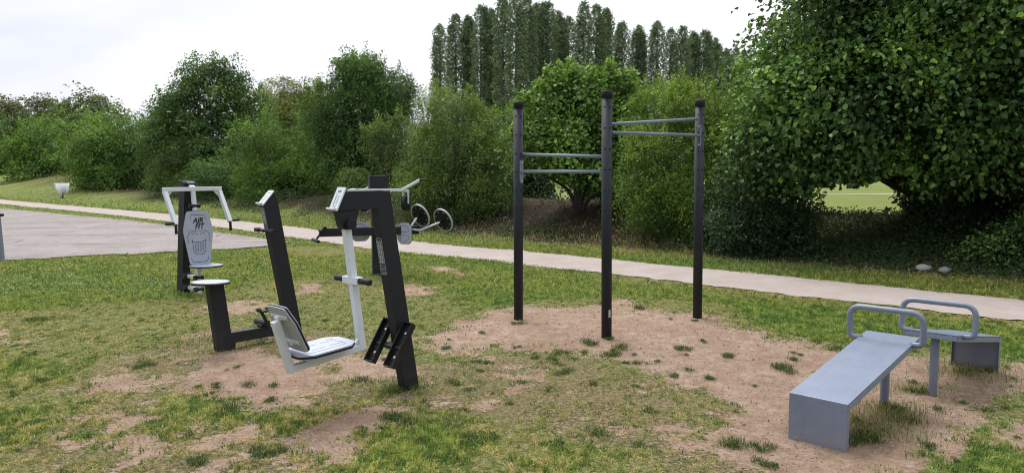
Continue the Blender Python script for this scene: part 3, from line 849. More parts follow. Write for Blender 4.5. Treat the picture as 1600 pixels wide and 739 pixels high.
def rock_mat():
    m, nt, b = nmat('pebble_stone')
    a = attr(nt, 'tone').outputs['Color']
    geo = N(nt, 'ShaderNodeNewGeometry')
    n = noise(nt, 60, 4, .6, geo.outputs['Position'])
    nt.links.new(mix(nt, a, ramp(nt, n, [(.3, (.5, .5, .5)), (.7, (1, 1, 1))]), 1.0, 'MULTIPLY'), b.inputs['Base Color'])
    b.inputs['Roughness'].default_value = .85
    return m
RM = rock_mat()
def build_pebbles():
    rng = np.random.default_rng(27)
    n = 60000
    y = rng.uniform(3.8, 12, n); x = rng.uniform(-1, 1, n)*(.70*y+.8)
    d, lu, th, li = fields(x, y)
    k = rng.random(n) < (d*.40+.03*th)*sstep(.35, .6, fbm(x*2, y*2, 101)+.1*d)
    x, y = x[k], y[k]; n = len(x)
    s = (.0022+.0060*rng.random(n)**5)[:, None]*np.clip(y/6, .8, 1.4)[:, None]
    z = ground_z(x, y)-.010
    P = np.stack([x, y, z], 1)+np.array([0, 0, .35])*s
    ico = np.array([[1, 0, 0], [0, 1, 0], [-1, 0, 0], [0, -1, 0], [0, 0, .7], [0, 0, -.7]])
    V = (P[:, None, :] + ico[None]*s[:, None, :]*rng.uniform(.55, 1.3, (n, 6, 1))).reshape(-1, 3)
    T = np.array([[0, 1, 4], [1, 2, 4], [2, 3, 4], [3, 0, 4], [1, 0, 5], [2, 1, 5], [3, 2, 5], [0, 3, 5]])
    F = (np.arange(n)[:, None, None]*6+T[None]).reshape(-1, 3)
    r = rng.random((n, 1))
    col = np.where(r < .3, np.array([.70, .63, .55]), np.where(r < .75, np.array([.40, .29, .22]), np.array([.16, .11, .08])))
    C = np.concatenate([np.repeat(col, 6, 0), np.ones((n*6, 1))], 1)
    tag(link_mesh('gravel', array_mesh('gravel', V, F, [RM], colors=C)), 'small pale pebbles and crumbs scattered on the bare soil', 'pebbles', kind='stuff')
build_pebbles()

def build_litter():
    """dead stalks and dry leaves: under the hedge and, thinly, on the worn turf"""
    rng = np.random.default_rng(37)
    t = np.concatenate([rng.uniform(-5, 30, 30000), rng.uniform(0, 1, 60000)])
    q = np.concatenate([1.9+np.abs(rng.normal(0, 2.2, 30000)), np.zeros(60000)])
    x = 5.99-.726*t+.687*q; y = 8.9+.687*t+.726*q
    y[30000:] = rng.uniform(3.9, 11, 60000); x[30000:] = rng.uniform(-1, 1, 60000)*(.7*y[30000:]+.5)
    d, lu, th, li = fields(x, y)
    k = np.where(np.arange(90000) < 30000, li > rng.random(90000)*.8, rng.random(90000) < (.5*th+.55*d)*(1-lu)*sstep(.35, .6, fbm(x*3, y*3, 131)))
    nearm = (np.arange(90000) >= 30000)[k]
    x, y = x[k], y[k]; n = len(x)
    z = ground_z(x, y)+.006
    a = rng.uniform(0, 6.28, n); ln = np.where(nearm, rng.uniform(.006, .035, n), rng.uniform(.03, .13, n))[:, None]
    w = np.where(nearm, rng.uniform(.002, .007, n), rng.uniform(.006, .022, n))[:, None]
    D = np.stack([np.cos(a), np.sin(a), np.abs(rng.normal(0, .16, n))], 1); S = np.stack([-np.sin(a), np.cos(a), rng.normal(0, .4, n)], 1)
    P = np.stack([x, y, z], 1)
    V = np.stack([P, P+D*ln*.5+S*w*.5, P+D*ln, P+D*ln*.5-S*w*.5], 1).reshape(-1, 3)
    r = rng.random((n, 1))
    col = np.where(r < .3, np.array([.22, .16, .09]), np.where(r < .72, np.array([.085, .050, .032]), np.array([.40, .33, .22])))
    C = np.concatenate([np.repeat(col, 4, 0), np.ones((n*4, 1))], 1)
    tag(link_mesh('leaf_litter', array_mesh('leaf_litter', V, np.arange(n*4).reshape(-1, 4), [GM], colors=C)), 'brown dead leaves and dry stalks below the hedge', 'litter', kind='stuff')
build_litter()

def build_undergrowth():
    rng = np.random.default_rng(47)
    n = 120000
    t = np.where(rng.random(n) < .5, rng.uniform(-6, 8, n), rng.uniform(-6, 36, n)); q = 2.3+np.abs(rng.normal(0, 2.6, n))+.06*np.clip(t-8, 0, 30)
    x, y = 5.99-.726*t+.687*q, 8.9+.687*t+.726*q
    c = fbm(x*1.1, y*1.1, 113)
    under_lime = (x > 3.6) & (x < 13)
    c = np.where(under_lime, c*.6+.38, c)
    k = rng.random(n) < sstep(.42, .62, c)*sstep(2.3, 3.4, q)
    x, y, q, c = x[k], y[k], q[k], c[k]; n = len(x)
    hmax = np.where((x > 3.6) & (x < 13), .10+.20*sstep(.5, .8, c), .10+.55*sstep(.45, .75, c))*sstep(2.2, 4.2, q)
    kk = x/y
    hmax = np.where((kk > .39) & (kk < .52) & (y > 14.5), .05+.22*sstep(.5, .75, fbm(x*3, y*3, 119)), hmax)
    z = ground_z(x, y)+.02+hmax*rng.random(n)**1.3
    P = np.stack([x, y, z], 1)
    O = nrm(np.stack([-.5+rng.normal(0, .6, n), -.6+rng.normal(0, .6, n), .6+0*x], 1))
    V, F, T = leaves(P, O, rng, .065, np.clip(.2+.7*rng.random(n)*c*1.4, 0, 1))
    tag(link_mesh('undergrowth', array_mesh('undergrowth', V, F, [L['under']], {'tint': T})), 'low dark ivy and weeds covering the ground below the trees', 'undergrowth', kind='stuff')
build_undergrowth()

# ================================================================== FITNESS EQUIPMENT
def axis_angle(f): return math.atan2(f[1], f[0])

def instruction_print(mb, o, ux, uy, w, h, seed=1, m='decal'):
    """the pale printed instruction panel: outline, small exercise figures, lines of small type"""
    rng = random.Random(seed); mb.mat(M[m]); th = .0012
    mb.line(rounded([(0, 0), (w, 0), (w, h), (0, h)], .008, 3), o, ux, uy, .0040, th, True)
    n = 4
    for i in range(n):
        y0 = h*(.36+.155*i)
        for k in range(2):
            cx = w*(.3+.4*k)
            P = [(cx-.010, y0-.012), (cx-.002, y0+.004), (cx+.008, y0-.012)]
            mb.line(P, o, ux, uy, .0075, th); mb.line([(cx-.002, y0+.004), (cx-.002, y0+.022)], o, ux, uy, .010, th)
            mb.line([(cx-.010, y0+.010), (cx+.010, y0+.016)], o, ux, uy, .004, th)
            mb.line([(cx-.004, y0+.028), (cx+.002, y0+.028)], o, ux, uy, .007, th)
    for i in range(7):
        y0 = h*(.04+.036*i)
        x = w*.12
        while x < w*.85:
            l = rng.uniform(.006, .016); mb.line([(x, y0), (min(x+l, w*.88), y0)], o, ux, uy, .0022, th); x += l+.004

def hexplate(l, w, c):
    """plate outline with cut corners, l along first axis"""
    return rounded([(-l/2, -w/2+c), (-l/2+c, -w/2), (l/2-c, -w/2), (l/2, -w/2+c), (l/2, w/2-c), (l/2-c, w/2), (-l/2+c, w/2), (-l/2, w/2-c)], .02, 3)

def device_holder(par, lo, hi, ycen, w):
    """white slanted plate with a lip at its lower end, on the end of a dark frame; lo, hi are x-z points"""
    lo, hi = Vector((lo[0], 0, lo[1])), Vector((hi[0], 0, hi[1]))
    d = (hi-lo).normalized(); L_ = (hi-lo).length
    n = Vector((0, 1, 0)).cross(d); 
    if n.x < 0 and abs(n.x) > .3: n = -n
    if n.z < 0: n = -n
    ux = Vector((0, 1, 0)); uy = d
    if ux.cross(uy).dot(n) < 0: ux = -ux
    o = lo+n*.004+Vector((0, ycen, 0))
    mb = start(M['white'])
    mb.plate(rounded([(-w/2, -.0), (w/2, -.0), (w/2, L_+.012), (-w/2, L_+.012)], .006, 2), o, ux, uy, .010)
    mb.plate([(-w/2, -.012), (w/2, -.012), (w/2, .0), (-w/2, .0)], o, ux, uy, .034)
    mb.mat(M['print'])
    q = o+n*.0102
    mb.line([(-w*.16, L_*.18), (-w*.16, L_*.72)], q, ux, uy, .003, .0012)
    mb.line([(w*.12, L_*.22), (w*.12, L_*.66)], q, ux, uy, .002, .0012)
    mb.line([(-w*.18, L_*.84), (w*.18, L_*.84)], q, ux, uy, .004, .0012)
    mb.line([(-w*.18, L_*.90), (w*.18, L_*.90)], q, ux, uy, .004, .0012)
    mb.line([(-w*.14, L_*.12), (w*.18, L_*.12)], q, ux, uy, .004, .0012)
    return mb.build('device_holder', par, .002)

# ---- 1. leg press with a hanging white seat
def leg_press():
    root = empty('leg_press_machine', (-.74, 5.80, 0), axis_angle((-.68, -.73)))
    tag(root, 'dark leg press machine with a hanging white seat and two black foot trays', 'exercise machine')
    fr = start(M['dark'])
    fr.prof([(-.01, -.08), (.122, -.08), (.369, 1.372), (.700, 1.368), (.632, 1.497), (.257, 1.497)], -.041, .041)
    fr.beam((.245, -.043, 1.38), (.3, -.043, 1.38), .001, .001)
    fr.box((.46, 0, 1.4985), (.30, .070, .003))
    o = Vector((.127-.003+.0, 0, 0))
    d = Vector((.247, 0, 1.452)).normalized()
    base = Vector((.122, 0, -.08))
    instruction_print(fr, base+d*.98+Vector((.0015, -.030, 0)), (0, 1, 0), d, .060, .27, 3)
    fr.build('frame', root)
    b = start(M['dark'])
    b.prof([(.52, 1.367), (.695, 1.367), (.668, 1.262), (.64, 1.235), (.585, 1.235), (.555, 1.27)], -.034, .034)
    b.build('hanger_bracket', root)
    device_holder(root, (.704, 1.375), (.636, 1.512), 0, .098)
    p = start(M['black'])
    p.tube([(.612, -.062, 1.272), (.612, .066, 1.272)], .024, 16)
    p.tube([(.612, .044, 1.272), (.612, .078, 1.272)], .036, 20)
    p.tube([(.612, -.072, 1.272), (.612, -.044, 1.272)], .036, 20)
    p.build('pivot', root, .004)
    a = start(M['white'])
    a.beam((.618, 0, 1.30), (.498, 0, .365), .050, .052)
    a.beam((.478, 0, .388), (1.085, 0, .330), .048, .044)
    a.prof([(.525, .46), (.575, .409), (.545, .409), (.52, .43)], -.012, .012)
    a.beam((1.068, 0, .312), (1.178, 0, .668), .050, .048)
    a.plate([(-.12, -.10), (.12, -.10), (.12, .10), (-.12, .10)], (.86, 0, .385), (1, 0, -.09), (0, 1, 0), .035)
    a.build('swing_arm', root)
    h = start(M['white'])
    h.box((.566, 0, .874), (.058, .175, .050))
    hb = h.build('handlebar', root)
    for s in (-1, 1):
        g = start(M['black']); g.tube([(.566, s*.082, .874), (.566, s*.088, .874), (.566, s*.200, .874), (.566, s*.207, .874)], .021, 16, radii=[.017, .0215, .0215, .018])
        g.build('grip', hb, 0)
    s = start(M['black'])
    pl = hexplate(.45, .345, .075); o = Vector((.845, 0, .425)); ux = Vector((1, 0, -.07)); uy = Vector((0, 1, 0))
    s.plate(pl, o, ux, uy, .014)
    n = ux.normalized().cross(uy)
    s.mat(M['plate']).plate(hexplate(.444, .339, .073), o+n*.0142, ux, uy, .010)
    s.mat(M['print'])
    q = o+n*.0243
    s.line(rounded([(-.15, -.11), (-.15, .11), (.15, .11), (.15, -.11)], .03, 4), q, ux, uy, .0028, .001)
    for k in (-.055, .055):
        for xx in (-.09, .05): s.line([(xx-.055, k), (xx+.05, k)], q, ux, uy, .0028, .001)
    s.build('seat', root, .0025)
    # backrest leans away from the seat
    bk = start(M['black'])
    lo = Vector((1.015, 0, .455)); hi = Vector((1.165, 0, .765)); uy = (hi-lo).normalized(); ux = Vector((0, 1, 0)); n = ux.cross(uy)
    if n.x < 0: ux = -ux; n = ux.cross(uy)
    L_ = (hi-lo).length; c = (lo+hi)/2
    po = rounded([(-.150, -L_/2+.02), (-.12, -L_/2), (.12, -L_/2), (.150, -L_/2+.02), (.155, L_/2-.12), (.105, L_/2), (-.105, L_/2), (-.155, L_/2-.12)], .02, 3)
    bk.plate(po, c-n*.010, ux, uy, .012)
    bk.mat(M['plateback']).plate([(x*.985, y*.985) for x, y in po], c+n*.0023, ux, uy, .008)
    bk.mat(M['plate']).plate([(x*.985, y*.985) for x, y in po], c-n*.0165, ux, uy, .006)
    ob = bk.build('backrest', root, .002)
    for f in (.22, .78):
        br = start(M['white'])
        m_ = lo.lerp(hi, f)+n*.012
        br.plate(rounded([(-.10, -.017), (.10, -.017), (.10, .017), (-.10, .017)], .01, 3), m_, ux, uy, .006)
        br.beam(m_+n*.003, m_+n*.028, .05, .03, ux)
        br.mat(M['steel'])
        for k in (-.08, .08):
            m2 = m_+n*.006+ux*k
            br.tube([m2, m2+n*.008], .010, 8)
        br.build('bracket', ob, .0015)
    # foot trays
    cb = start(M['dark']); cb.tube([(.245, -.15, .345), (.245, .15, .345)], .018, 12)
    cb.box((.20, 0, .345), (.09, .10, .05)); cb.build('cross_bar', root)
    for s_ in (-1, 1):
        y = s_*.118
        lo = Vector((.345, y, .225)); hi = Vector((.150, y, .520)); uy = (hi-lo).normalized(); ux = Vector((0, 1, 0)); n = ux.cross(uy)
        if n.x < 0: ux = -ux; n = ux.cross(uy)
        c = (lo+hi)/2; LL = (hi-lo).length
        t = start(M['black'])
        W_ = .105
        t.plate(rounded([(-W_/2, -LL/2), (W_/2, -LL/2), (W_/2, LL/2), (-W_/2, LL/2)], .008, 2), c-n*.022, ux, uy, .010)
        for k in (-1, 1): t.beam(c+ux*(k*(W_/2-.004))+uy*(-LL/2)+n*.006, c+ux*(k*(W_/2-.004))+uy*(LL/2)+n*.006, .008, .036, ux)
        for k in (-1, 1): t.beam(c+uy*(k*(LL/2-.004))-ux*(W_/2-.009)+n*.0045, c+uy*(k*(LL/2-.004))+ux*(W_/2-.009)+n*.0045, .008, .030, uy)
        for k in range(11):
            yy = -LL/2+.03+k*(LL-.06)/10
            t.beam(c+uy*yy-ux*(W_/2-.014)-n*.010, c+uy*yy+ux*(W_/2-.014)-n*.010, .008, .008, uy)
        t.mat(M['steel'])
        for k in (-.27, .27): t.tube([c+uy*(LL*k)-n*.010, c+uy*(LL*k)-n*.002], .010, 10)
        t.build('foot_tray', root, .002)
    return root
leg_press()

# ---- 2. exercise bike
def bike():
    root = empty('exercise_bike', (-2.60, 7.0, 0), axis_angle((-.68, -.73)))
    tag(root, 'dark exercise bike with a round white saddle and tall leaning console post', 'exercise bike')
    fr = start(M['dark'])
    fr.prof([(-.013, -.08), (.133, -.08), (.141, 0), (.212, .622), (.070, .622), (.012, .158), (-.565, .158), (-.352, 1.308), (-.462, 1.432), (-.500, 1.325), (-.727, .060), (-.03, .060)], -.040, .040)
    d = Vector((.213, 0, 1.15)).normalized()
    instruction_print(fr, Vector((-.565, 0, .158))+d*.94+Vector((.0015, -.030, 0)), (0, 1, 0), d, .060, .21, 5)
    fr.build('frame', root)
    device_holder(root, (-.348, 1.318), (-.455, 1.435), 0, .10)
    s = start(M['black'])
    c = (.172, 0, .624)
    e = [(math.cos(a)*.168, math.sin(a)*.150) for a in np.linspace(0, 2*math.pi, 33)[:-1]]
    s.plate(e, c, (1, 0, .03), (0, 1, 0), .013)
    s.mat(M['plate']).plate([(x*.985, y*.985) for x, y in e], (.172, 0, .6372), (1, 0, .03), (0, 1, 0), .009)
    s.build('saddle', root, .002)
    h = start(M['dark'])
    h.tube([(-.375, -.155, 1.075), (-.375, .155, 1.075)], .015, 12)
    for k in (-1, 1): h.beam((-.37, k*.045, 1.068), (-.49, k*.045, 1.08), .008, .035, (0, 1, 0))
    hb = h.build('handlebar', root, .002)
    for k in (-1, 1):
        g = start(M['black']); g.tube([(-.375, k*.09, 1.075), (-.375, k*.175, 1.075)], .021, 14); g.build('grip', hb, .003)
    x0, z0 = -.335, .185
    hs = start(M['dark']); hs.box((x0, 0, .170), (.10, .078, .03)); hs.tube([(x0, -.13, z0+.01), (x0, .075, z0+.01)], .034, 18); hs.build('crank_housing', root)
    for k, (dx, dz) in ((1, (.075, .150)), (-1, (-.075, -.085))):
        y = .085 if k > 0 else -.140
        c = start(M['black']); c.beam((x0, y, z0), (x0+dx, y, z0+dz), .014, .030)
        cr = c.build('crank', root, .003)
        pd = start(M['black']); yc = y+k*.055
        pd.box((x0+dx, yc, z0+dz), (.085, .085, .018)); pd.box((x0+dx+.045, yc, z0+dz+.012), (.010, .085, .030)); pd.box((x0+dx-.045, yc, z0+dz+.012), (.010, .085, .030))
        pd.build('pedal', cr, .003)
    return root
bike()

# ---- 3. chest press with the printed backrest
def chest_press():
    root = empty('chest_press_machine', (-4.45, 10.30, 0), axis_angle((.79, -.61)))
    tag(root, 'white framed chest press machine with the lettered grey backrest, left of the bike', 'exercise machine')
    fr = start(M['dark'])
    fr.prof([(-.07, -.08), (.07, -.08), (.235, 1.40), (.30, 1.40), (.31, 1.47), (.25, 1.50), (.100, 1.50)], -.055, .055)
    fr.mat(M['black']).box((.195, 0, 1.13), (.08, .09, .10)); fr.mat(M['dark'])
    for z in (.08, .24): fr.prof([(.05, z-.035), (.145, z-.035), (.145, z+.035), (.05, z+.055)], -.05, .05)
    fr.build('frame', root)
    f = start(M['white'])
    X0, Z0 = .34, 1.395
    f.beam((X0, -.405, Z0), (X0, .405, Z0), .052, .052, (1, 0, 0))
    for k in (-1, 1):
        f.beam((X0-.004, k*.380, Z0-.02), (.575, k*.380, .955), .050, .052, (0, 1, 0))
        f.plate([(0, 0), (-.075*k, 0), (0, -.075)] if k > 0 else [(0, 0), (0, -.075), (.075, 0)], (X0, k*.355, Z0-.026), (0, 1, 0), (0, 0, 1), .012)
    f.beam((.22, 0, 1.455), (X0, 0, 1.405), .07, .055, (0, 1, 0))
    f.beam((X0, 0, Z0), (.375, 0, 1.06), .048, .042, (0, 1, 0))
    lev = f.build('press_lever', root)
    for k in (-1, 1):
        g = start(M['black']); g.tube([(.575, k*.40, .975), (.575, k*.515, .975)], .018, 12); g.build('grip', lev, .003)
        g = start(M['black']); g.tube([(.577, k*.380, .955), (.580, k*.380, .840)], .018, 12); g.build('grip', lev, .003)
    for x, z, w_, r_ in ((.245, 1.455, .085, .034), (.365, 1.175, .075, .027), (.135, .08, .062, .032), (.135, .235, .062, .032), (.40, .08, .062, .032), (.40, .235, .062, .032)):
        k_ = start(M['black']); k_.tube([(x, -w_, z), (x, w_, z)], r_, 16); k_.build('pivot_knob', root, .003)
    s = start(M['white'])
    s.beam((.40, 0, .02), (.40, 0, .50), .052, .052)
    for z in (.08, .235): s.beam((.12, -.0, z-.005), (.40, -.0, z), .046, .042)
    s.prof([(.425, .30), (.425, .392), (.56, .392)], -.008, .008)
    s.beam((.39, 0, .48), (.365, 0, 1.10), .04, .03)
    s.build('seat_support', root)
    st = start(M['black'])
    e = rounded([(-.19, -.12), (-.10, -.19), (.10, -.19), (.20, -.10), (.20, .10), (.10, .19), (-.10, .19), (-.19, .12)], .07, 5)
    st.plate(e, (.60, 0, .392), (1, 0, .02), (0, 1, 0), .013)
    st.mat(M['plate']).plate([(x*.98, y*.98) for x, y in e], (.60, 0, .4052), (1, 0, .02), (0, 1, 0), .010)
    st.build('seat', root, .002)
    # backrest: looks along +x
    b = start(M['black'])
    o = Vector((.425, 0, .76)); ux = Vector((0, 1, 0)); uy = Vector((-.055, 0, 1)).normalized(); n = ux.cross(uy).normalized()
    P = rounded([(-.135, .355), (.135, .355), (.195, .20), (.195, .0), (.165, -.36), (-.125, -.36), (-.195, .02), (-.205, .20)], .045, 4)
    P = rounded([(-.150, .355), (.150, .355), (.215, .10), (.140, -.36), (-.140, -.36), (-.215, .10)], .05, 4)
    b.plate(P, o, ux, uy, .012)
    b.mat(M['plate']).plate([(x*.985, y*.99) for x, y in P], o+n*.0122, ux, uy, .010)
    b.mat(M['print'])
    q = o+n*.0223; T = .001; W_ = .0055
    b.text('AIR\n FIT', q+uy*.195+ux*.0, ux, uy, .098, .0012, .22, .03)
    b.line([(-.105, .235), (-.105, .275), (-.085, .30), (.085, .30), (.105, .275), (.105, .235)], q, ux, uy, W_, T)
    b.line([(-.150, -.06), (-.155, .02), (-.13, .075), (-.06, .095), (-.01, .085)], q, ux, uy, W_, T)
    b.line([(.150, -.06), (.155, .02), (.13, .075), (.06, .095), (.01, .085)], q, ux, uy, W_, T)
    b.line([(-.09, .055), (-.06, .065), (-.025, .055), (-.02, .035)], q, ux, uy, W_*.8, T)
    b.line([(.09, .055), (.06, .065), (.025, .055), (.02, .035)], q, ux, uy, W_*.8, T)
    b.line([(-.10, -.02), (-.085, -.045), (0, -.055), (.085, -.045), (.10, -.02), (.085, -.09), (.085, -.18), (.05, -.215), (-.05, -.215), (-.085, -.18), (-.085, -.09), (-.10, -.02)], q, ux, uy, W_, T)
    for i in range(3):
        for k in (-1, 1):
            cx, cy = k*.035, -.085-.042*i
            b.line(rounded([(cx-.024, cy-.015), (cx+.024, cy-.015), (cx+.024, cy+.015), (cx-.024, cy+.015)], .01, 2), q, ux, uy, W_*.8, T, True)
    b.line([(-.12, -.255), (-.115, -.285), (-.09, -.315), (.09, -.315), (.115, -.285), (.12, -.255)], q, ux, uy, W_, T)
    b.mat(M['steel'])
    for k in (-1, 1): b.tube([q+ux*k*.125+uy*.325, q+ux*k*.125+uy*.325+n*.004], .007, 8)
    b.build('backrest', root, .002)
    return root
chest_press()

# ---- 4. double station with levers and weight discs
def weights():
    root = empty('lever_and_disc_machine', (-2.09, 12.05, 0), R(20))
    tag(root, 'tall dark machine with white lever bars and grey rimmed discs, behind the leg press', 'exercise machine')
    fr = start(M['dark'])
    fr.prof([(-.11, -.08), (.06, -.08), (.055, 1.36), (-.115, 1.36)], -.06, .06)
    fr.prof([(-.145, 1.33), (.135, 1.33), (.135, 1.555), (-.145, 1.555)], -.075, .075)
    fr.beam((-.93, -.13, .70), (.60, -.13, .70), .11, .125)
    fr.box((-.03, -.085, .70), (.16, .06, .12))
    fr.build('frame', root)
    # pads
    for (x, y, rz, w, h, z) in ((-.30, -.055, 8, .29, .30, .69), (.37, -.215, -48, .27, .34, .655)):
        p = start(M['black']); r = Matrix.Rotation(R(rz), 4, 'Z'); p.xf = Matrix.Translation((x, y, z)) @ r
        q = hexplate(w, h, .06)
        p.plate(q, (0, 0, 0), (1, 0, 0), (0, 0, 1), .012)
        p.mat(M['plate']).plate([(a*.985, b*.985) for a, b in q], (0, -.0122, 0), (1, 0, 0), (0, 0, 1), .009)
        p.mat(M['print'])
        for s in (-1, 1):
            p.line(rounded([(-.075, s*.025), (.07, s*.025), (.085, s*.07), (.03, s*.125), (-.075, s*.125)], .02, 3), (0, -.0213, 0), (1, 0, 0), (0, 0, 1), .005, .001, True)
        p.build('pad', root, .002)
    # pegs at the left end
    g = start(M['dark'])
    g.tube([(-.93, -.13, .74), (-.90, -.34, .74)], .022, 10); g.beam((-.92, -.22, .69), (-.99, -.24, .60), .03, .03)
    g.mat(M['black']).tube([(-1.03, -.15, .60), (-.97, -.38, .585)], .024, 12).tube([(-.86, -.16, .78), (-.86, -.34, .78)], .026, 12)
    g.build('foot_pegs', root, .003)
    # white levers above
    for k, (x0, x1, y) in enumerate(((-.52, .30, -.32), (-.40, .02, -.02))):
        w = start(M['white'])
        dx = .29
        P = [(x0, y, 1.335), (x1, y, 1.335), (x1+dx, y, 1.49)]
        if k: P = [(-.28, .12, 1.33), (-.19, .12, 1.33), (.07, .12, 1.50)]
        w.beam(P[0], P[1], .045, .042, (0, 1, 0)); w.beam(Vector(P[1])-(Vector(P[2])-Vector(P[1])).normalized()*.02, P[2], .044, .038, (0, 1, 0))
        lv = w.build('lever_bar', root)
        gr = start(M['black']); a = Vector(P[2]); gr.tube([a+Vector((-.02, -.10, 0)), a+Vector((.09, .05, 0))], .019, 12); gr.build('grip', lv, .003)
    for x_, z_ in ((-.40, 1.335), (.12, 1.32)):
        c = start(M['white']); c.beam((x_, -.32, z_), (x_, .12, z_), .045, .040, (1, 0, 0)); c.build('lever_cross_bar', root)
    # small black wheels hanging in white forks
    for (x, y) in ((.36, -.33), (-.27, -.30)):
        w = start(M['black']); z = 1.135
        ax = Vector((.80, -.6, .0)).normalized()
        a = Vector((x, y, z))
        w.tube([a-ax*.022, a-ax*.026+Vector((0, 0, 0)), a+ax*.026], .120, 28, radii=[.108, .120, .120])
        w.mat(M['dark']).tube([a-ax*.034, a+ax*.034], .055, 18)
        ob = w.build('wheel', root, .006)
        f = start(M['white']); f.beam(a+ax*.045+Vector((0, 0, .19)), a+ax*.045, .012, .04, ax); f.beam(a-ax*.045+Vector((0, 0, .19)), a-ax*.045, .012, .04, ax)
        f.beam(a+ax*.051+Vector((0, 0, .19)), a-ax*.051+Vector((0, 0, .19)), .04, .012, (0, 0, 1)); f.mat(M['steel']).tube([a-ax*.058, a+ax*.058], .012, 10)
        f.build('fork', ob, .002)
    # big discs on cranked white axles
    nrmv = Vector((-.80, -.46, -.38)).normalized()
    for (x, y, z, ex, ez) in ((.62, -.20, .93, .46, .77), (.955, -.33, .86, .60, .70)):
        a = Vector((x, y, z))
        d = start(M['black'])
        u = nrmv.orthogonal().normalized(); v = nrmv.cross(u)
        d.tube([a-nrmv*.006, a+nrmv*.010], .178, 40)
        d.mat(M['plateback'])
        k = 40
        ring = []
        for i in range(k):
            t = 2*math.pi*i/k; e = u*math.cos(t)+v*math.sin(t)
            ring.append([a+e*.172-nrmv*.012, a+e*.194-nrmv*.012, a+e*.194+nrmv*.014, a+e*.172+nrmv*.014])
        vs = [p for r_ in ring for p in r_]
        d.add(vs, [(i*4+j, i*4+(j+1) % 4, ((i+1) % k)*4+(j+1) % 4, ((i+1) % k)*4+j) for i in range(k) for j in range(4)])
        d.mat(M['steel'])
        for i in range(8):
            t = 2*math.pi*i/8+.2; e = (u*math.cos(t)+v*math.sin(t))*.140
            d.tube([a+e+nrmv*.0102, a+e+nrmv*.018], .0085, 8)
        ob = d.build('disc', root, .002)
        x_ = start(M['black']); x_.tube([a, a+nrmv*.09], .020, 12)
        x_.mat(M['white']).tube(curve_pts([a+nrmv*.085, (ex, -.24, ez), (ex-.16, -.16, .72)], .03, 4), .0165, 10)
        x_.build('axle', ob, .0015)
    return root
weights()

# ---- 5. machine cut by the left edge of the view
def edge_machine():
    root = empty('exercise_post', (-9.35, 13.95, 0), R(5))
    tag(root, 'slim grey exercise post with a black side peg on the paving edge, far left', 'exercise machine')
    fr = start(M['bar'])
    fr.prof([(-.07, -.08), (.075, -.08), (.01, 1.40), (-.06, 1.50), (-.13, 1.40)], -.045, .045)
    fr.build('frame', root)
    g = start(M['black']); g.tube([(-.2, -.06, .83), (.14, -.06, .83)], .028, 12); g.build('peg', root, .004)
    device_holder(root, (.01, 1.40), (-.06, 1.50), 0, .10)
edge_machine()

# ---- pull-up frame of three round posts
def pull_up():
    root = empty('pull_up_frame', (.942, 7.55, 0))
    tag(root, 'pull-up frame of three round dark posts joined by two pairs of thin grey bars', 'pull-up bars')
    base = Vector((.942, 7.55, 0))
    posts = [((.072, 8.48), 2.385), ((.942, 7.545), 2.41), ((2.09, 8.56), 2.41)]
    top_off = [(-.004, 0), (-.022, 0), (-.022, 0)]
    bars = []
    for (xy, h), off in zip(posts, top_off):
        p = start(M['post']); b = Vector((*xy, 0))-base; t = b+Vector((off[0], off[1], h)); r = .0515
        p.tube([b-Vector((0, 0, .1)), t-Vector((0, 0, .07))], r, 32)
        po = p.build('post', root, 0)
        c = start(M['black']); c.tube([t-Vector((0, 0, .075)), t-Vector((0, 0, .008)), t], r, 32, radii=[.0545, .0545, .050]); c.build('cap', po, 0)
        for k in range(6):
            z = h-.16-.20*k
            for a in (-60, -120, 20):
                q = Vector((math.cos(R(a)), math.sin(R(a)), 0)); cc = b.lerp(t, z/h)
                bo = start(M['black']); bo.tube([cc+q*(r-.002), cc+q*(r+.006)], .0085, 8); bo.build('bolt', po, .001)
    def at(p, z): return Vector((p[0], p[1], z))-base
    (A, _), (B, _), (C, _) = posts
    for (p, q, z0, z1, dy) in ((A, B, 1.815, 1.775, .045), (A, B, 1.628, 1.628, -.045), (B, C, 2.09, 2.205, .045), (B, C, 2.008, 2.022, -.045)):
        d = (Vector((*q, 0))-Vector((*p, 0))).normalized(); s = Vector((d.y, -d.x, 0))*(dy if True else 0)
        if s.y > 0 and dy < 0: s = -s
        mb = start(M['bar']); mb.tube([at(p, z0)+d*.035-s*0+Vector((0, -.0, 0))+Vector((0, dy*.6, 0)), at(q, z1)-d*.035+Vector((0, dy*.6, 0))], .0165, 14)
        mb.build('bar', root, 0)
    for (p, z, ang) in ((A, 1.625, -52), (C, 2.02, -128)):
        e = Vector((math.cos(R(ang)), math.sin(R(ang)), 0)); s = Vector((-e.y, e.x, 0))
        mb = start(M['bar']); mb.plate(rounded([(-.024, -.125), (.024, -.125), (.024, .125), (-.024, .125)], .022, 4), at(p, z)+e*.048, s, (0, 0, 1), .008)
        mb.mat(M['steel'])
        for k in (-.10, .10): mb.tube([at(p, z+k)+e*.056, at(p, z+k)+e*.066], .009, 8)
        mb.build('bracket', root, .0015)
    lb = start(M['steel']); lb.box(at(B, .235)+Vector((.020, -.0505, 0)), (.020, .006, .075)); lb.build('plate_label', root, .001)
pull_up()

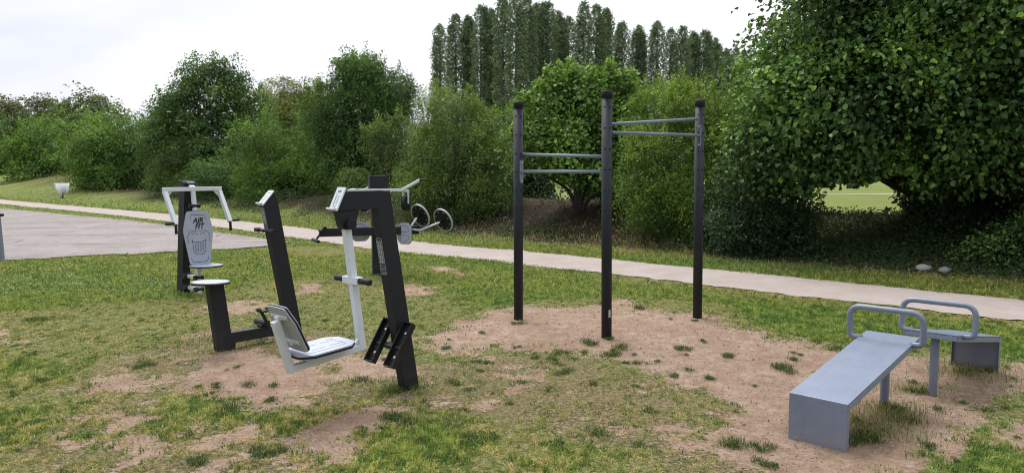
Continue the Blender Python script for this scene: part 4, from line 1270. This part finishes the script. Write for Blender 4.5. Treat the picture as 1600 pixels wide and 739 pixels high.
# ---- two inclined sit-up benches
def bench():
    root = empty('sit_up_bench', (0, 0, 0))
    W_ = .358; L0 = 1.25; z0, z1 = .285, .485; th = .010
    t = start(M['bench'])
    d = Vector((L0, 0, z1-z0)).normalized(); n = Vector((-d.z, 0, d.x)); LL = math.hypot(L0, z1-z0)
    t.plate(rounded([(0, -W_/2), (LL, -W_/2), (LL, W_/2), (0, W_/2)], .006, 2), Vector((0, 0, z0))-n*th, d, (0, 1, 0), th)
    for k in (-1, 1):
        c = k*(W_/2-.0035)
        t.beam(Vector((.010, c, z0))-n*.030, Vector((L0-.004, c, z1))-n*.030, .006, .036, (0, 1, 0))
    t.beam(Vector((L0-.004, -W_/2+.008, z1))-n*.030, Vector((L0-.004, W_/2-.008, z1))-n*.030, .006, .034, d)
    t.build('seat_board', root, .003)
    p = start(M['bench'])
    p.box((.004, 0, .1), (.008, W_-.004, .362)); 
    for k in (-1, 1): p.box((.0235, k*(W_/2-.005), .092), (.030, .006, .345))
    p.build('end_panel', root, .002)
    s = start(M['bench']); s.tube([(1.14, 0, -.08), (1.14, 0, z0+.8*.2-.012)], .030, 20); s.plate(rounded([(-.05, -.06), (.05, -.06), (.05, .06), (-.05, .06)], .01, 2), Vector((1.14, 0, z0+(z1-z0)*1.14/L0-.024)), d, (0, 1, 0), .006)
    s.build('post', root, .002)
    h = start(M['bench'])
    o = Vector((1.115, 0, .455)); up = Vector((-.10, 0, 1)).normalized()
    w2 = .245
    P = [o+Vector((0, -W_/2+.03, 0)), o+Vector((0, -W_/2-.015, 0)), o+Vector((0, -w2, 0))+up*.02, o+Vector((0, -w2, 0))+up*.235, o+Vector((0, w2, 0))+up*.235, o+Vector((0, w2, 0))+up*.02, o+Vector((0, W_/2+.015, 0)), o+Vector((0, W_/2-.03, 0))]
    P = [o+Vector((0, -W_/2+.02, 0)), o+Vector((0, -w2, 0)), o+Vector((0, -w2, 0))+up*.225, o+Vector((0, w2, 0))+up*.225, o+Vector((0, w2, 0)), o+Vector((0, W_/2-.02, 0))]
    h.tube(curve_pts(P, .085, 8), .0200, 16)
    h.build('handle_loop', root, 0)
    return root
b1 = bench()
b1.location = (1.835, 4.515, 0); b1.rotation_euler = (0, 0, axis_angle((.70, .71)))
tag(b1, 'blue-grey sloping sit-up bench in front, its solid end panel facing the camera', 'sit-up bench', 'sit-up benches')
b2 = copy_tree(b1)
b2.location = (3.90, 6.36, 0); b2.rotation_euler = (0, 0, axis_angle((-.70, -.71)))
tag(b2, 'blue-grey sloping sit-up bench behind the other, its raised end towards the camera', 'sit-up bench', 'sit-up benches')

# ---- litter bin far left
def litter_bin():
    root = empty('litter_bin', (-25.0, 42.8, 0), R(28)); root.scale = (1.02, 1.02, 1.02)
    tag(root, 'ragged white litter bin on a thin post in the grass beyond the path', 'litter bin')
    p = start(M['dark']); p.tube([(.02, 0, -.1), (.02, 0, .86)], .035, 10); p.build('post', root, 0)
    r = start(M['dark']); r.tube([(math.cos(a)*.34, math.sin(a)*.2, .86) for a in np.linspace(0, 2*math.pi, 25)], .02, 8); r.build('rim', root, 0)
    o = start(M['orange']); o.box((-.30, -.06, .80), (.12, .10, .09)); o.build('clip', root, .01)
    random.seed(5)
    for (a0, a1, bot, sk) in ((185, 255, .10, .10), (250, 300, .30, .03), (296, 385, .22, -.02), (25, 190, .40, 0)):
        b = start(M['binwhite']); k = 12
        top = []; low = []
        for i in range(k+1):
            a = R(a0+(a1-a0)*i/k); e = Vector((math.cos(a)*.365, math.sin(a)*.225, 0))
            wv = 1+.05*math.sin(i*1.9)
            zz = bot+.30*abs(i/k-.62)**1.2+.03*math.sin(i*2.3)
            top.append(e+Vector((0, 0, .875))); low.append(e*.80*wv+Vector((sk, 0, zz)))
        vs = top+low+[Vector((q.x*.94, q.y*.94, q.z)) for q in top]+[Vector((q.x*.94, q.y*.94, q.z)) for q in low]
        n_ = k+1
        fs = []
        for i in range(k):
            fs += [(i, i+1, n_+i+1, n_+i), (2*n_+i, 3*n_+i, 3*n_+i+1, 2*n_+i+1), (i, 2*n_+i, 2*n_+i+1, i+1), (n_+i, n_+i+1, 3*n_+i+1, 3*n_+i)]
        b.add(vs, fs, True); b.build('bin_panel', root, 0)
litter_bin()

# ---- two pale stones at the foot of the hedge
for (x, y, s, lab) in ((6.60, 12.25, .10, 'pale rounded stone at the foot of the lime tree, the left of two'), (6.84, 12.05, .085, 'greyer stone beside the pale one at the foot of the lime tree')):
    rng = np.random.default_rng(int(x*100)); mb = start(RM); mb.ball((0, 0, 0), s, 14, (1.25, .9, .75))
    for v in mb.v: v *= 1+.10*math.sin(v.x*60+v.z*35)+.05*math.sin(v.y*90)
    o = mb.build('stone', None, 0, (x, y, float(ground_z(x, y))+s*.6)); me = o.data
    at = me.attributes.new('tone', 'FLOAT_COLOR', 'POINT'); c = (.50, .48, .44, 1) if s > .09 else (.34, .34, .31, 1)
    for d_ in at.data: d_.color = c
    tag(o, lab, 'stone')

# ================================================================== TREES AND SHRUBS
def bear(k, q):
    """ground point in the direction x = k*y at distance q beyond the path line"""
    y = (q+10.576)/(.687*k+.726); return k*y, y

def shrub_blobs(k, q, hw, top, bot=.0, depth=None, seed=0, nb=5):
    """one main mass and smaller lobes round it"""
    rng = random.Random(seed)
    x, y = bear(k, q); dp = depth or hw
    zc = (top+bot)/2; rz = (top-bot)/2
    out = [(x, y, zc, hw*.92, dp*.92, rz*.98)]
    for a in (-2.6, -1.9, -1.2, -.5):      # a skirt down to the ground
        a += rng.uniform(-.2, .2)
        out.append((x+math.cos(a)*hw*.58, y+math.sin(a)*dp*.6, bot+rz*rng.uniform(.28, .5), hw*.5, dp*.5, rz*rng.uniform(.5, .72)))
    for i in range(nb):
        a = rng.uniform(math.pi*.85, math.pi*2.15)
        f = rng.uniform(.45, .62)
        out.append((x+math.cos(a)*hw*.62, y+math.sin(a)*dp*.62, zc+rng.uniform(-.55, .42)*rz, hw*f, dp*f, rz*f*rng.uniform(.8, 1.1)))
    return out

def K(u): return (u-800)/1202
def Z(v, y): return 1.65+(265-v)/1202*y

FILL = True
def hedge(name, label, cat, u, q, hwpx, topv, mat, seed, botz=.05, depth=None, nb=5, group=None, **kw):
    x, y = bear(K(u), q)
    hw = hwpx/1202*y
    bl = shrub_blobs(K(u), q, hw, Z(topv, y)/1.03, botz, depth, seed, nb)
    return plant(name, label, cat, bl, L[mat], seed, group=group, **kw)

G_H = 'shrubs of the hedge along the path'
# far left to right
hedge('hedge_shrub', 'farthest left rounded green shrub of the hedge, above the grassy bank', 'shrub', 15, 10.8, 105, 168, 'horn', 101, depth=4, group=G_H, n=900, lpc=26, leaf=.22, cr=.55, lump=.12, shoots=60, shoot_len=.8)
hedge('hedge_shrub', 'pale green leafy shrub of the hedge behind the litter bin', 'shrub', 118, 10.8, 92, 166, 'bright', 102, depth=3.6, group=G_H, n=1100, lpc=28, leaf=.18, cr=.42, lump=.16, shoots=60, shoot_len=.8)
hedge('hedge_shrub', 'yellow-green shrub of the hedge between the litter bin and the elder', 'shrub', 200, 8.2, 68, 168, 'bright', 103, depth=3, group=G_H, n=900, lpc=28, leaf=.15, cr=.34, lump=.18, shoots=40, shoot_len=.7)
hedge('hedge_shrub', 'mid green shrub of the hedge rising just left of the elder', 'shrub', 250, 9.5, 48, 155, 'horn', 1031, depth=2.6, group=G_H, n=800, lpc=26, leaf=.13, cr=.32, lump=.2, shoots=40)
x, y = bear(K(335), 8.2)
plant('elder_tree', 'tall loose elder with flat cream flower heads behind the chest press machine', 'tree',
      [(x, y, Z(205, y), 2.3, 2.2, 3.1), (x+.55, y-.2, Z(125, y), 1.6, 1.3, 1.25), (x-1.5, y-.3, Z(165, y), 1.25, 1.1, 1.0), (x+1.7, y, Z(185, y), 1.25, 1.2, 1.5), (x-2.1, y-.6, Z(225, y), 1.3, 1.2, 1.7), (x+2.1, y-.4, Z(250, y), 1.2, 1.2, 1.6), (x+.2, y-.9, Z(245, y), 1.9, 1.4, 1.5)],
      L['elder'], 104, n=2300, lpc=30, leaf=.135, cr=.28, lump=.24, shoots=70, shoot_len=.6, trunk_r=.09, zmin=.3, gap=.5)
rf = random.Random(3); er = bpy.data.objects['elder_tree']
for i, (u_, v_) in enumerate(((284, 190), (291, 200), (345, 138), (352, 106), (339, 166), (300, 222), (303, 238), (312, 236), (301, 252), (327, 216), (302, 271), (365, 175), (270, 176), (355, 178), (389, 196), (325, 150))):
    fy = y-1.9+.25*abs(v_-180)/60; fx = K(u_)*fy
    p_ = Vector((fx-x, fy-y, Z(v_, fy)-er.location.z)); mf = start(M['cream'])
    for j in range(14):
        a = rf.uniform(0, 6.28); rr = .11*math.sqrt(rf.random()); mf.ball(p_+Vector((math.cos(a)*rr, math.sin(a)*rr-.0, .02*rf.random()-rr*.25)), .035, 6, (1, 1, .5))
    mf.build('flower_head', er, 0)
hedge('hedge_shrub', 'low olive shrub of the hedge at the left foot of the elder', 'shrub', 283, 6.4, 42, 215, 'round', 105, depth=1.5, group=G_H, n=620, lpc=26, leaf=.085, cr=.22, lump=.2, shoots=20)
hedge('hedge_shrub', 'dense dark green shrub of the hedge directly below the elder', 'shrub', 355, 5.9, 52, 232, 'horn', 106, depth=1.6, group=G_H, n=700, lpc=26, leaf=.09, cr=.22, lump=.2)
x, y = bear(K(462), 14.0)
plant('willow_tree', 'pale olive rounded tree rising behind the hedge left of the hornbeam', 'tree', [(x, y, Z(170, y), 2.3, 2, 1.9), (x+1.7, y, Z(175, y), 1.7, 1.6, 1.7), (x-.6, y, Z(215, y), 1.6, 1.6, 1.7)], L['olive'], 107, n=1900, lpc=26, leaf=.12, cr=.32, lump=.14, zmin=.6, trunk_r=.10, inner=.4, gap=.1)
x, y = bear(K(414), 15.5)
plant('sapling', 'thin half bare sapling against the sky right of the elder', 'tree', [(x, y, Z(150, y), .45, .45, 1.1), (x+.3, y, Z(175, y), .5, .4, .6)], L['far'], 108, n=70, lpc=8, leaf=.10, cr=.16, zmin=2, trunk_r=.05, gap=.6)
hedge('hedge_shrub', 'lime green shrub of the hedge between the elder and the hornbeam', 'shrub', 452, 6.2, 72, 172, 'bright', 109, depth=1.9, group=G_H, n=1400, lpc=28, leaf=.085, cr=.22, lump=.17, shoots=90, shoot_len=.4)
x, y = bear(K(572), 6.8)
plant('hornbeam_tree', 'dark green domed hornbeam standing above the hedge behind the leg press machine', 'tree',
      [(x, y, Z(185, y), 1.85, 1.7, 2.2), (x+.75, y-.3, Z(155, y), 1.25, 1.2, 1.3), (x-1.05, y-.3, Z(190, y), 1.15, 1.2, 1.5), (x+.1, y-.3, Z(120, y), 1.0, 1.0, .85), (x-.2, y-.7, Z(235, y), 1.2, 1.1, 1.3)],
      L['horn'], 110, n=2600, lpc=30, leaf=.088, cr=.20, lump=.10, shoots=230, shoot_len=.45, trunk_r=.10, zmin=.3, gap=.25, topbright=.3, pit=.07)
hedge('hedge_shrub', 'small bushy shrub of the hedge in front of the hornbeam foot', 'shrub', 548, 4.9, 30, 252, 'round', 111, depth=.8, group=G_H, n=330, lpc=26, leaf=.065, cr=.17, lump=.2)
x, y = bear(K(607), 4.7)
plant('hedge_shrub', 'straggly half bare shrub of the hedge with brown twigs beside the hornbeam', 'shrub',
      [(x, y, Z(225, y), .62, .6, .75), (x-.25, y-.2, Z(215, y), .4, .4, .5), (x+.35, y, Z(205, y), .45, .5, .65), (x+.1, y-.1, Z(285, y), .4, .5, .5)], L['round'], 112, group=G_H, n=300, lpc=22, leaf=.065, cr=.14, lump=.25, stems=14, trunk_r=.028, gap=.8, inner=.05, shoots=30, shoot_len=.35)
x, y = bear(K(712), 4.5)
plant('hedge_shrub', 'big round olive green shrub of the hedge right behind the grey rimmed discs', 'shrub',
      [(x, y, 1.85, 1.62, 1.5, 1.80), (x-.75, y-.5, 2.0, .95, .9, 1.05), (x+.6, y-.6, 1.7, 1.0, .9, 1.15), (x+.1, y-.7, 1.0, 1.25, .9, .95), (x-.8, y-1.15, .75, .8, .6, .75), (x+.7, y-1.15, .7, .9, .6, .75), (x-.15, y-.2, 3.1, 1.1, .9, .85), (x+.8, y, 2.8, .8, .8, .7), (x+1.15, y-.3, 1.35, .75, .9, 1.2), (x-1.1, y-.2, 1.15, .65, .8, .95)],
      L['round'], 113, group=G_H, n=2500, lpc=28, leaf=.056, cr=.15, lump=.09, shoots=260, shoot_len=.28, zmin=.08, gap=.15, topbright=.6, pit=.09)
x, y = bear(K(905), 5.1)
def av_hazel(Q):   # a low hollow under the hazel
    return (Q[:, 2] < 1.35+.25*np.sin(Q[:, 0]*2.3)) & (np.abs(Q[:, 0]/Q[:, 1]-K(868)) < .058) 
plant('hazel_shrub', 'tall broad-leaved hazel behind the left and middle pull-up posts', 'shrub',
      [(x, y, 2.55, 1.65, 1.5, 1.60), (x-.75, y-.3, 2.3, .95, 1.0, 1.1), (x+.7, y-.4, 2.4, 1.05, 1.1, 1.25), (x+.1, y-.6, 2.0, 1.1, .9, 1.0), (x-.2, y, 3.3, 1.05, 1.0, .75), (x+.75, y, 3.35, .8, .9, .75), (x+.9, y-.3, 1.2, .8, .8, 1.0), (x-1.15, y, 1.3, .6, .8, 1.0)],
      L['hazel'], 114, n=1900, lpc=22, leaf=.105, cr=.21, lump=.13, hexa=True, shoots=110, shoot_len=.4, zmin=.25, flat=.45, aspect=.78, gap=.35, avoid=av_hazel, trunk_r=.06, stems=9, topbright=.4)
x, y = bear(K(1060), 4.5)
plant('hedge_shrub', 'fine-leaved yellow-green shrub of the hedge behind the right pull-up post', 'shrub',
      [(x, y, 1.65, 1.40, 1.4, 1.62), (x-.6, y-.5, 1.5, .80, .9, 1.35), (x+.5, y-.5, 1.75, .85, .9, 1.2), (x+.0, y-.7, 1.0, 1.0, .8, .95), (x-.5, y-1.0, .7, .7, .5, .75), (x+.6, y-1.0, .7, .8, .5, .75), (x+.3, y, 2.85, 1.0, .9, .75), (x-.45, y, 2.8, .9, .9, .75), (x+1.1, y+.2, 2.6, .6, .8, .8)],
      L['privet'], 115, group=G_H, n=2300, lpc=28, leaf=.050, cr=.14, lump=.09, shoots=420, shoot_len=.32, zmin=.08, gap=.15, topbright=.7, pit=.09)

# the big lime tree on the right and what stands below it
def av_gap(Q):     # the clearing through which the lawn shows
    k = Q[:, 0]/Q[:, 1]; z = Q[:, 2]; y = Q[:, 1]
    top = 1.65-(27-18*np.clip((k-K(1290))/.09, 0, 1)+5*np.sin(k*60))/1202*y
    w1 = (9*np.sin(z*7+y)+6*np.sin(z*19+k*300))/1202; w2 = (11*np.sin(z*6+2+y*1.3)+6*np.sin(z*17))/1202
    return (k > K(1282)+w1) & (k < K(1404)+w2) & (z < top)
plant('lime_tree', 'huge spreading dark lime tree overhanging the path on the right', 'tree',
      [(8.6, 14.8, 5.0, 3.7, 3.0, 3.7), (6.5, 14.2, 4.2, 1.9, 1.8, 2.6), (5.9, 13.6, 2.75, 1.75, 1.5, 1.15), (4.9, 13.9, 2.3, .95, 1.0, .75), (7.6, 13.0, 3.0, 1.7, 1.3, 1.35), (9.2, 12.2, 2.95, 1.7, 1.4, 1.35),
       (8.2, 12.3, 4.4, 1.9, 1.4, 1.5), (10.3, 11.9, 4.2, 1.9, 1.6, 2.0), (7.1, 13.5, 5.4, 1.7, 1.6, 1.7), (7.4, 13.2, 1.95, 1.1, .9, .55), (5.9, 13.4, 1.75, .8, .7, .5), (8.8, 12.6, 1.9, .9, .9, .6)],
      L['lime'], 120, n=8200, lpc=28, leaf=.098, cr=.25, lump=.08, hexa=True, zmin=1.05, flat=.38, aspect=.80, gap=.95, gapf=1.5, avoid=av_gap, trunk_r=.17, base=(8.2, 15.0), stems=8, shoots=30, shoot_len=.35, topbright=.45, inner=.3, pit=.15, pitf=3.2)
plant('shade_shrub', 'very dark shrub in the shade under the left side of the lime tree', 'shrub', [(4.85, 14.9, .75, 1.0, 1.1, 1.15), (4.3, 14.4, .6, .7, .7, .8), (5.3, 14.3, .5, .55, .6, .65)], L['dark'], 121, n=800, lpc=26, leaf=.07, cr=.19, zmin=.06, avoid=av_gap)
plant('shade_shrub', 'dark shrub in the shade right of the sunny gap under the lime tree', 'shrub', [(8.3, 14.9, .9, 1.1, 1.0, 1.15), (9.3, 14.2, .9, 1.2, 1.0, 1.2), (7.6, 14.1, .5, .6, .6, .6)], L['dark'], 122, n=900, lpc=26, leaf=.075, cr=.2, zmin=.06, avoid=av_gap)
plant('edge_shrub', 'grey-green twiggy shrub at the right edge beside the path', 'shrub', [(8.6, 11.9, .75, .95, .8, .95), (9.1, 11.5, 1.15, .9, .8, 1.1), (8.0, 12.3, .45, .6, .5, .5)], L['elder'], 123, n=700, lpc=24, leaf=.062, cr=.17, zmin=.06, gap=.6)

# second row that closes the hedge behind
for i, (u, q, hw, tv, mat_, sd, lab) in enumerate((
    (960, 9.5, 60, 190, 'dark', 131, 'dark shrub filling the back of the hedge behind the hazel'),
    (805, 8.5, 42, 215, 'dark', 132, 'dark shrub filling the hedge between the round shrub and the hazel'),
    (1150, 9.5, 70, 150, 'dark', 133, 'dark shrub at the back between the fine-leaved shrub and the lime tree'),
    (640, 9.0, 45, 225, 'dark', 134, 'dark shrub at the back right of the hornbeam'),
    (500, 10.5, 60, 230, 'dark', 135, 'dark shrub at the back left of the hornbeam'),
    (385, 11.5, 60, 225, 'dark', 136, 'dark shrub at the back right of the elder'),
    (240, 13, 70, 215, 'dark', 137, 'dark shrub at the back left of the elder'))):
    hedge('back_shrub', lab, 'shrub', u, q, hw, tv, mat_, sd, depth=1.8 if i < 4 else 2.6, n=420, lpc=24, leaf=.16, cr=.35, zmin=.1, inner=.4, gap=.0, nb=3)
plant('background_tree', 'dark tree closing the view behind the right part of the lime tree', 'tree', [(15.5, 21.5, 2.9, 3.6, 2.0, 3.2), (19.5, 21, 3, 3.2, 2, 3.3), (13.3, 20, 1.8, 1.3, 1.4, 1.8)], L['dark'], 140, n=1300, lpc=24, leaf=.2, cr=.42, zmin=.1, inner=.4, gap=0, avoid=av_gap)
plant('background_tree', 'dark tree closing the view behind the middle of the lime tree', 'tree', [(12.4, 20, 5.0, 3.4, 2, 3.4), (9.6, 20.3, 4.6, 2.2, 1.6, 2.3), (6.3, 20, 3.0, 1.5, 1.6, 1.3)], L['dark'], 141, n=1500, lpc=24, leaf=.2, cr=.42, zmin=.1, inner=.4, gap=0, avoid=av_gap)

# broad thin-crowned trees far left
for (u, hwp, tv, Y, sd, lab) in ((140, 56, 136, 78, 151, 'broad open-crowned tree far left behind the hedge, the one furthest right of three'), (70, 48, 145, 84, 152, 'middle one of three open-crowned trees far left behind the hedge'), (8, 52, 148, 80, 153, 'leftmost of three open-crowned trees behind the hedge, brownish crown')):
    x = K(u)*Y; zt = Z(tv, Y); hw = hwp/1202*Y
    bl = [(x, Y, zt-1.9, hw*.55, hw*.5, 1.9), (x-hw*.55, Y, zt-2.9, hw*.45, hw*.45, 1.5), (x+hw*.5, Y, zt-2.6, hw*.5, hw*.45, 1.5), (x+.2*hw, Y-1, zt-4.4, hw*.75, hw*.5, 1.6), (x-.3*hw, Y-1, zt-5.6, hw*.8, hw*.6, 1.8)]
    plant('open_crowned_tree', lab, 'tree', bl, L['brown' if u < 20 else 'far'], sd, n=620, lpc=16, leaf=.30, cr=.48, lump=.2, zmin=2, gap=.8, gapf=1.0, trunk_r=.32, inner=.15, flat=.4, group='open-crowned trees far left')

# poplars
def poplar_mesh(seed, Hh=19.0, Rr=1.30):
    rng = np.random.default_rng(seed)
    ns = rng.integers(2, 5)
    Q = []; O = []; T = []
    for s in range(ns):
        ax, ay = (0, 0) if s == 0 else rng.uniform(-.75, .75, 2)*Rr
        top = Hh*(1 if s == 0 else rng.uniform(.92, 1.0))
        n = 6500 if s == 0 else 4200
        zz = rng.uniform(.06, 1, n)**.9
        prof = np.clip((1.0-zz)/.10, 0, 1)**.5*np.clip(.35+zz/.3, 0, 1)*(1-.22*zz)
        rr = Rr*(.85 if s == 0 else .55)*prof*(.35+.65*np.sqrt(rng.random(n)))
        a = rng.uniform(0, 2*np.pi, n)
        cl = np.sin(zz*Hh*2.1+a*2+s)+np.sin(zz*Hh*4.7-a*3+2*s)
        k = cl > -1.35
        rr = rr*(1+.20*cl)
        x, y, z = ax*(1-zz*.4)+np.cos(a)*rr, ay*(1-zz*.4)+np.sin(a)*rr, zz*top
        Q.append(np.stack([x, y, z], 1)[k]); O.append(np.stack([np.cos(a), np.sin(a), .5+0*a], 1)[k]); T.append((.25+.18*cl+.35*rng.random(n))[k])
    Q, O, T = np.concatenate(Q), nrm(np.concatenate(O)), np.concatenate(T)
    Q = Q + rng.normal(0, .10, Q.shape)
    V, F, TT = leaves(Q, O, rng, .23, np.clip(T, 0, 1), False, .2, -.5, aspect=.7)
    return array_mesh('crown', V, F, [L['poplar']], {'tint': TT})
pm = [poplar_mesh(300+i) for i in range(6)]
tm = start(M['bark2']); tm.tube([(0, 0, -.3), (.05, 0, 6), (0, .05, 12), (0, 0, 18)], .3, 8, radii=[.34, .24, .14, .03]); trunk_obj = tm.build('trunk', None, 0)
TOPS = [(689, 46), (714, 30), (733, 32), (752, 18), (768, 22), (786, 4), (806, -4), (822, 2), (839, 14), (855, 12), (871, 26), (887, 34), (910, 12), (929, 16), (945, 22), (970, 42), (995, 47), (1023, 41), (1044, 52), (1062, 48), (1079, 56), (1095, 55), (1112, 66), (1130, 82), (1144, 80), (1157, 84)]
ordn = ['first', 'second', 'third', 'fourth', 'fifth', 'sixth', 'seventh', 'eighth', 'ninth', 'tenth', 'eleventh', 'twelfth', 'thirteenth', 'fourteenth', 'fifteenth', 'sixteenth', 'seventeenth', 'eighteenth', 'nineteenth', 'twentieth', 'twenty-first', 'twenty-second', 'twenty-third', 'twenty-fourth', 'twenty-fifth', 'twenty-sixth']
rp = random.Random(9)
for i, (u, tv) in enumerate(TOPS):
    Y = 17.2*1202/(265-tv)
    root = empty('poplar_tree', (K(u)*Y, Y, 0), rp.uniform(0, 6.28))
    sc = rp.uniform(.95, 1.05); hgt = Z(tv, Y)/19.0
    root.scale = (sc, sc, hgt)
    link_mesh('crown', pm[i % 6], root)
    t = trunk_obj.copy(); COL.objects.link(t); t.parent = root; t.name = 'trunk'
    lab = {0: 'leftmost slender poplar of the tall row, set apart from the rest', 6: 'tallest slender poplar of the row, seventh from the left', 25: 'last slender poplar of the row, beside the lime tree'}.get(i, '%s slender poplar from the left in the tall row beyond the hedge' % ordn[i])
    tag(root, lab, 'poplar', 'row of poplars beyond the hedge')
bpy.data.objects.remove(trunk_obj)

def far_woods():
    rng = np.random.default_rng(77)
    P = []; O = []
    for cx in np.arange(-190, 200, 5.0):
        yy = 135+rng.uniform(-5, 5); h = rng.uniform(5, 8)
        n = 420
        d = nrm(rng.normal(0, 1, (n, 3)))
        P.append(np.array([cx+rng.uniform(-2, 2), yy, h*.45])+d*np.array([4.2, 3, h*.55])*(.7+.3*rng.random((n, 1)))); O.append(d)
    P = np.concatenate(P); O = np.concatenate(O); k = P[:, 2] > 0
    V, F, T = leaves(P[k], O[k], rng, 1.1, rng.random(k.sum())*.6)
    tag(link_mesh('distant_woods', array_mesh('distant_woods', V, F, [L['far']], {'tint': T})), 'far belt of woods closing the lawn at the horizon', 'woods', kind='stuff')
far_woods()


# ================================================================== LIGHT, SKY, CAMERA
w = bpy.data.worlds.new('World'); SC.world = w; w.use_nodes = True
nt = w.node_tree; bg = nt.nodes['Background']
SUN_EL, SUN_AZ = 60, -25      # overcast: high soft sun ahead of the camera, a little to the left
sky = N(nt, 'ShaderNodeTexSky', sky_type='NISHITA'); sky.sun_disc = False
sky.sun_elevation = R(SUN_EL); sky.sun_rotation = R(SUN_AZ); sky.air_density = 1.0; sky.dust_density = 2.0
tc = N(nt, 'ShaderNodeTexCoord')
mp = N(nt, 'ShaderNodeMapping'); mp.inputs['Scale'].default_value = (1, 1, 3.2); nt.links.new(tc.outputs['Generated'], mp.inputs[0])
cn = noise(nt, 1.6, 5, .5, mp.outputs[0], .3)
cloud = ramp(nt, cn, [(.32, (6.4, 6.8, 8.0)), (.50, (8.6, 8.8, 9.5)), (.66, (11.0, 11.0, 11.3))])
mx = mix(nt, sky.outputs[0], cloud, .90)
sz = N(nt, 'ShaderNodeSeparateXYZ'); nt.links.new(tc.outputs['Generated'], sz.inputs[0])
zen = ramp(nt, sz.outputs[2], [(0.0, (.60, .605, .62)), (.22, (.64, .642, .65)), (.42, (1.0, 1.0, 1.0)), (1.0, (1.6, 1.6, 1.6))])      # an overcast sky is brightest overhead
mx = mix(nt, mx, zen, 1.0, 'MULTIPLY')
front = ramp(nt, mathn(nt, 'ADD', mathn(nt, 'MULTIPLY', sz.outputs[1], .5), .5), [(.15, (.58, .59, .62)), (.62, (.93, .93, .93)), (.9, (.98, .98, .98))])      # invented dimming of the sky behind the camera; darkens faces turned to it
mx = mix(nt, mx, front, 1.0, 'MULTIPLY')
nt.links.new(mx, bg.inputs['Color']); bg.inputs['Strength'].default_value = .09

sd_ = bpy.data.lights.new('sun', 'SUN'); so = bpy.data.objects.new('sun', sd_); COL.objects.link(so)
sd_.energy = 1.5; sd_.angle = R(25); sd_.color = (1, .97, .92)
az = R(SUN_AZ); el = R(SUN_EL)
dirv = Vector((math.sin(az)*math.cos(el), math.cos(az)*math.cos(el), math.sin(el)))
so.rotation_euler = dirv.to_track_quat('Z', 'Y').to_euler()

cd = bpy.data.cameras.new('camera'); co = bpy.data.objects.new('camera', cd); COL.objects.link(co)
co.location = (0, 0, 1.65); co.rotation_euler = (R(90-4.9687), 0, 0)
cd.sensor_width = 36; cd.lens = 1202/1600*36; cd.clip_end = 3000; cd.clip_start = .05
SC.camera = co
SC.view_settings.view_transform = 'Standard'; SC.view_settings.look = 'None'; SC.view_settings.exposure = 0.93; SC.view_settings.gamma = 1
SC.cycles.max_bounces = 8; SC.cycles.diffuse_bounces = 4; SC.cycles.transmission_bounces = 4; SC.cycles.transparent_max_bounces = 8
SC.cycles.use_denoising = True; SC.cycles.filter_width = 1.1
